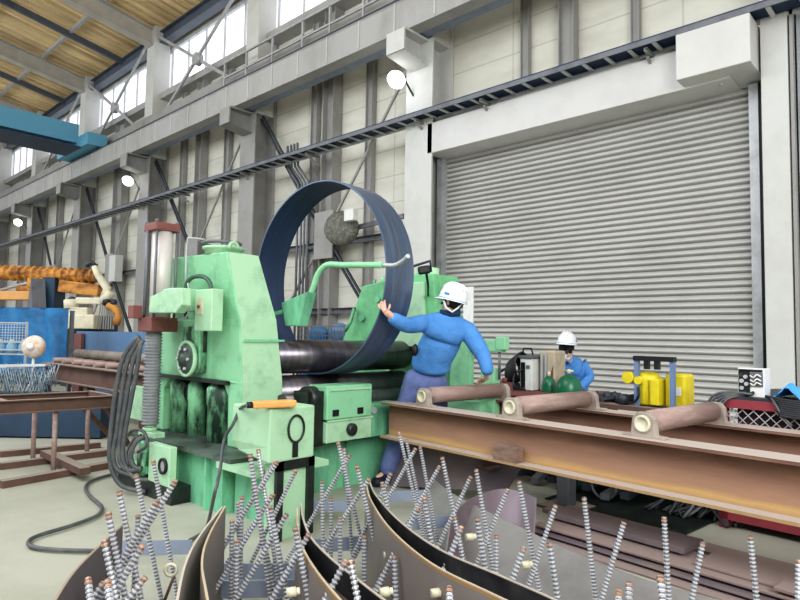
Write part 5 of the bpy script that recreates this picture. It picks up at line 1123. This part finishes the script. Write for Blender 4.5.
# ---- worker at the machine
p1 = (-3.493, 4.105, 0.881)
t = thing('person', 'person in blue jacket, lavender trousers and white helmet, back turned, pushing the steel ring', 'person', (p1[0], p1[1], 0))
J = dict(pelvis=((-3.479, 4.088, 0.917), (.125, .1)), waist=((-3.403, 4.075, 1.104), (.145, .115)), mid=((-3.33, 4.067, 1.192), (.15, .12)), chest=((-3.258, 4.057, 1.296), (.158, .12)), upper=((-3.199, 4.049, 1.398), (.14, .105)),
         neck=((-3.171, 4.038, 1.507), .055), head=((-3.138, 4.035, 1.591), .085), crown=((-3.123, 4.042, 1.675), .085),
         lsh=((-3.308, 3.864, 1.419), .07), lel=((-3.271, 3.6, 1.387), .055), lwrist=((-3.268, 3.376, 1.475), .03),
         rsh=((-3.064, 4.15, 1.359), .08), rel=((-2.931, 4.195, 1.153), .055), rwrist=((-2.952, 4.286, 0.966), .03),
         lhip=((-3.565, 4.014, 0.854), .1), lkn=((-3.653, 3.964, 0.467), .068), lan=((-3.788, 3.936, 0.113), .045), lto=((-3.763, 3.787, 0.054), .04),
         rhip=((-3.429, 4.208, 0.854), .1), rkn=((-3.466, 4.232, 0.479), .068), ran=((-3.621, 4.258, 0.074), .045), rto=((-3.636, 4.139, 0.028), .04))
E = [('pelvis', 'waist'), ('waist', 'mid'), ('mid', 'chest'), ('chest', 'upper'), ('upper', 'neck'), ('neck', 'head'), ('head', 'crown'), ('upper', 'lsh'), ('lsh', 'lel'), ('lel', 'lwrist'), ('upper', 'rsh'), ('rsh', 'rel'), ('rel', 'rwrist'),
     ('pelvis', 'lhip'), ('lhip', 'lkn'), ('lkn', 'lan'), ('lan', 'lto'), ('pelvis', 'rhip'), ('rhip', 'rkn'), ('rkn', 'ran'), ('ran', 'rto')]
XRv, URv, FRv = Vector((0.7335316403175518, 0.6794581324020468, 0.016370063095921983)), Vector((0.029143558925035444, -0.05550832459864647, 0.9980328045076646)), Vector((-0.6790301802027835, 0.7316115582827912, 0.060518940512877845))
hand_joints(J, E, 'l', J['lwrist'][0], -XRv*.45+URv*.75+FRv*.35, XRv*.6+URv*.3, FRv*.8+XRv*.6, .85)
hand_joints(J, E, 'r', J['rwrist'][0], -URv*.35-XRv*.5+FRv*.8, -XRv, -URv*.6-XRv*.4, .8)
def under(Jd):
    """the body under the clothes is slimmer than the clothes"""
    out = dict(Jd)
    for k in ('pelvis', 'waist', 'mid', 'chest', 'upper', 'lsh', 'rsh', 'lhip', 'rhip', 'lkn', 'rkn', 'lel', 'rel', 'lan', 'ran'):
        if k not in out: continue
        r = out[k][1]; out[k] = (out[k][0], tuple(x*.6 for x in r) if isinstance(r, tuple) else r*.5)
    return out
skin_mesh('body', under(J), E, M['skin'], t, 'pelvis')
W = 1.22
def grow(d, ks, f=W, **ov):
    out = {}
    for k in ks:
        r = d[k][1]; out[k] = (d[k][0], tuple(x*f for x in r) if isinstance(r, tuple) else r*f)
    out.update(ov); return out
jk = grow(J, ['pelvis', 'waist', 'mid', 'chest', 'upper', 'lsh', 'lel', 'rsh', 'rel'], 1.25, neck=(J['neck'][0], .075), lcuff=((-3.278, 3.409, 1.464), .05), rcuff=((-2.879, 4.188, 0.99), .052), pelvis=((-3.432, 4.112, 0.989), (.215, .17)))
skin_mesh('jacket', jk, [('pelvis', 'waist'), ('waist', 'mid'), ('mid', 'chest'), ('chest', 'upper'), ('upper', 'neck'), ('upper', 'lsh'), ('lsh', 'lel'), ('lel', 'lcuff'), ('upper', 'rsh'), ('rsh', 'rel'), ('rel', 'rcuff')], M['jacket'], t, 'pelvis')
tr = grow(J, ['pelvis', 'lhip', 'lkn', 'rhip', 'rkn'], 1.3, waist=((-3.431, 4.056, 1.025), (.15, .12)), lan=((-3.782, 3.918, 0.073), .085), ran=(J['ran'][0], .085))
skin_mesh('trousers', tr, [('waist', 'pelvis'), ('pelvis', 'lhip'), ('lhip', 'lkn'), ('lkn', 'lan'), ('pelvis', 'rhip'), ('rhip', 'rkn'), ('rkn', 'ran')], M['trousers'], t, 'pelvis')
for a_, b_ in (('lan', 'lto'), ('ran', 'rto')):
    A_, B_ = Vector(J[a_][0]), Vector(J[b_][0]); A_.z = max(.06, A_.z)
    A2 = Vector((A_.x, A_.y, .055)); B2 = Vector((B_.x, B_.y, .04)); B2 = A2 + (B2-A2).normalized()*.19
    skin_mesh('shoe', dict(a=(tuple(A_+Vector((0, 0, .06))), .06), b=(tuple(A2), (.065, .06)), c=(tuple(B2), (.06, .045))), [('a', 'b'), ('b', 'c')], M['shoe'], t, 'b', 2)
hc = Vector(J['crown'][0]); fw = -XRv*.75+FRv*.55-URv*.35
head_parts(t, Vector(J['head'][0])+URv*.02, fw, URv)
MB().sphere(Vector(J['head'][0])+URv*.02-fw.normalized()*.012, .088, (1, 1, 1.05), 14).build('hair', M['hair'], t)
helmet(t, (-3.121, 4.019, 1.64), URv*1.0+XRv*.25, fw, .9)
MB().tube([Vector((-3.142, 3.92, 1.602)), Vector((-3.119, 3.919, 1.543)), Vector((-3.084, 3.954, 1.511)), Vector((-3.059, 4.002, 1.546)), Vector((-3.052, 4.046, 1.589))], .009, 6).build('chin_strap', M['white'], t)
MB().lathe([(0, .08), (.03, .092), (.06, .085)], Vector(J['neck'][0])-URv*.03+FRv*-.01, tuple(URv), 18).build('jacket_collar', mat('collar_navy', '#1c3a5e', .8), t)
MB().sphere(Vector((-3.423, 3.885, 1.191)), .035, (.8, .8, 1.5), 8).build('hip_pouch', M['black'], t)

# ---- worker behind the gas cylinder
p2 = (-3.808, 7.462, 0.56)
t = thing('person', 'crouching person in blue jacket, white helmet and respirator mask behind the green gas cylinder', 'person', (p2[0], p2[1], 0))
J2 = dict(pelvis=((-3.799, 7.614, 0.472), (.13, .11)), waist=((-3.781, 7.549, 0.636), (.13, .11)), chest=((-3.766, 7.408, 0.852), (.15, .12)), upper=((-3.777, 7.318, 0.997), (.12, .1)), neck=((-3.779, 7.268, 1.075), .055),
          head=((-3.776, 7.236, 1.166), .088), crown=((-3.764, 7.239, 1.269), .088),
          lsh=((-3.877, 7.159, 0.97), .065), lel=((-3.855, 6.99, 0.786), .05), lwrist=((-3.712, 6.856, 0.689), .034),
          rsh=((-3.676, 7.481, 0.984), .068), rel=((-3.55, 7.475, 0.823), .052), rwrist=((-3.541, 7.151, 0.698), .034),
          lhip=((-3.811, 7.467, 0.468), .1), lkn=((-3.765, 6.954, 0.569), .068), lan=((-3.887, 7.285, 0.164), .045), lto=((-3.855, 7.043, 0.141), .04),
          rhip=((-3.741, 7.669, 0.46), .1), rkn=((-3.499, 7.338, 0.566), .068), ran=((-3.627, 7.663, 0.157), .045), rto=((-3.585, 7.431, 0.133), .04))
E2 = [('waist', 'chest')] + [e for e in E[:21] if 'mid' not in e]
hand_joints(J2, E2, 'l', J2['lwrist'][0], -FRv*.8-URv*.4, XRv, -URv, 1.0)
hand_joints(J2, E2, 'r', J2['rwrist'][0], -XRv-FRv*.4, URv, -URv-FRv*.2, 1.0)
skin_mesh('body', under(J2), E2, M['skin'], t, 'pelvis')
jk = grow(J2, ['pelvis', 'waist', 'chest', 'upper', 'lsh', 'lel', 'rsh', 'rel'], 1.28, neck=(J2['neck'][0], .075), lcuff=(J2['lwrist'][0], .048), rcuff=(J2['rwrist'][0], .048))
skin_mesh('jacket', jk, [('pelvis', 'waist'), ('waist', 'chest'), ('chest', 'upper'), ('upper', 'neck'), ('upper', 'lsh'), ('lsh', 'lel'), ('lel', 'lcuff'), ('upper', 'rsh'), ('rsh', 'rel'), ('rel', 'rcuff')], M['jacket'], t, 'pelvis')
tr = grow(J2, ['pelvis', 'lhip', 'lkn', 'lan', 'rhip', 'rkn', 'ran'], 1.2, waist=(J2['waist'][0], (.13, .11)))
skin_mesh('trousers', tr, [('waist', 'pelvis'), ('pelvis', 'lhip'), ('lhip', 'lkn'), ('lkn', 'lan'), ('pelvis', 'rhip'), ('rhip', 'rkn'), ('rkn', 'ran')], M['trousers'], t, 'pelvis')
for a_, b_ in (('lan', 'lto'), ('ran', 'rto')):
    A_, B_ = Vector(J2[a_][0]), Vector(J2[b_][0]); A2 = Vector((A_.x, A_.y, .055)); B2 = A2 + (Vector((B_.x, B_.y, .04))-A2).normalized()*.19
    skin_mesh('shoe', dict(a=(tuple(A2+Vector((0, 0, .07))), .05), b=(tuple(A2), (.055, .05)), c=(tuple(B2), (.05, .035))), [('a', 'b'), ('b', 'c')], M['shoe'], t, 'b', 2)
fw = -XRv*.5-FRv*.75-URv*.3; hc = Vector(J2['head'][0])
head_parts(t, hc, fw, URv)
MB().sphere(hc-fw.normalized()*.02+URv*.02, .1, (1, 1, 1), 12).build('hair', M['hair'], t)
helmet(t, (-3.749, 7.211, 1.275), URv+XRv*.1+FRv*.1, fw)
mk = MB().cyl(hc+fw.normalized()*.08-URv*.05, hc+fw.normalized()*.14-URv*.07, .055, .045, 14).build('respirator', M['white'], t)
for q in (-1, 1):
    r_ = fw.cross(URv).normalized()*q; MB().cyl(hc+fw.normalized()*.1-URv*.07+r_*.05, hc+fw.normalized()*.12-URv*.08+r_*.1, .038, .038, 14).build('filter', M['pale_steel'], mk)
r_ = fw.cross(URv).normalized()
MB().bar(hc+fw.normalized()*.095+URv*.012-r_*.06, hc+fw.normalized()*.095+URv*.012+r_*.06, .03, .04).build('goggles', M['dark_steel'], t, bevel=.008)
MB().tube([hc+r_*.08+URv*.01, hc+r_*.085-URv*.05, hc-URv*.1+fw.normalized()*.06], .008, 6).build('chin_strap', M['black'], t)

# ================================================================ light and camera
w = bpy.data.worlds.new('world'); SC.world = w; w.use_nodes = True
nt = w.node_tree; bg = nt.nodes['Background']
tc = nt.nodes.new('ShaderNodeTexCoord'); sp = nt.nodes.new('ShaderNodeSeparateXYZ'); nt.links.new(tc.outputs['Generated'], sp.inputs[0])
mr = nt.nodes.new('ShaderNodeMapRange'); mr.inputs['From Min'].default_value = -.3; mr.inputs['From Max'].default_value = .8
nt.links.new(sp.outputs['Z'], mr.inputs['Value'])
mx = nt.nodes.new('ShaderNodeMix'); mx.data_type = 'RGBA'; mx.inputs['A'].default_value = (.4, .41, .42, 1); mx.inputs['B'].default_value = (.95, .98, 1.05, 1)
nt.links.new(mr.outputs['Result'], mx.inputs['Factor']); nt.links.new(mx.outputs['Result'], bg.inputs['Color']); bg.inputs['Strength'].default_value = 1.05
def area(name, loc, target, size, power, col=(1, 1, 1)):
    l = bpy.data.lights.new(name, 'AREA'); l.shape = 'RECTANGLE'; l.size, l.size_y = size; l.energy = power; l.color = col
    o = bpy.data.objects.new(name, l); COL.objects.link(o); o.location = loc
    o.rotation_euler = (Vector(target)-Vector(loc)).to_track_quat('-Z', 'Y').to_euler(); return o
area('doorway_light', (5.5, -2.0, 5.5), (-4, 4, .8), (6, 4), 800, (1, .99, .96))  # added area key from the upper right, for contrast
area('upper_area_light', (-9, -3.0, 8.5), (-9, 6, 2), (14, 4), 700, (.95, .98, 1))  # unseen broad area light, high on the open side
area('rear_bay_fill', (-26, -2.0, 9), (-22, 8, 3), (16, 4), 550, (.95, .98, 1))  # added area fill, sets the brightness of the far wall bays
cam = bpy.data.cameras.new('camera'); co = bpy.data.objects.new('camera', cam); COL.objects.link(co)
cam.sensor_width = 36; cam.lens = 607.7*36/800; cam.clip_start = .05; cam.clip_end = 200
x_, u_, f_ = Vector((0.7335316403175518, 0.6794581324020468, 0.016370063095921983)), Vector((0.029143558925035444, -0.05550832459864647, 0.9980328045076646)), Vector((-0.6790301802027835, 0.7316115582827912, 0.060518940512877845))
co.matrix_world = Matrix(((x_.x, u_.x, -f_.x, 0), (x_.y, u_.y, -f_.y, 0), (x_.z, u_.z, -f_.z, 1.3), (0, 0, 0, 1)))
SC.camera = co
SC.view_settings.view_transform = 'Standard'; SC.view_settings.look = 'None'; SC.view_settings.exposure = .06; SC.view_settings.gamma = 1.0
SC.cycles.max_bounces = 6

try: SC.view_settings.look = 'Medium High Contrast'
except Exception: pass
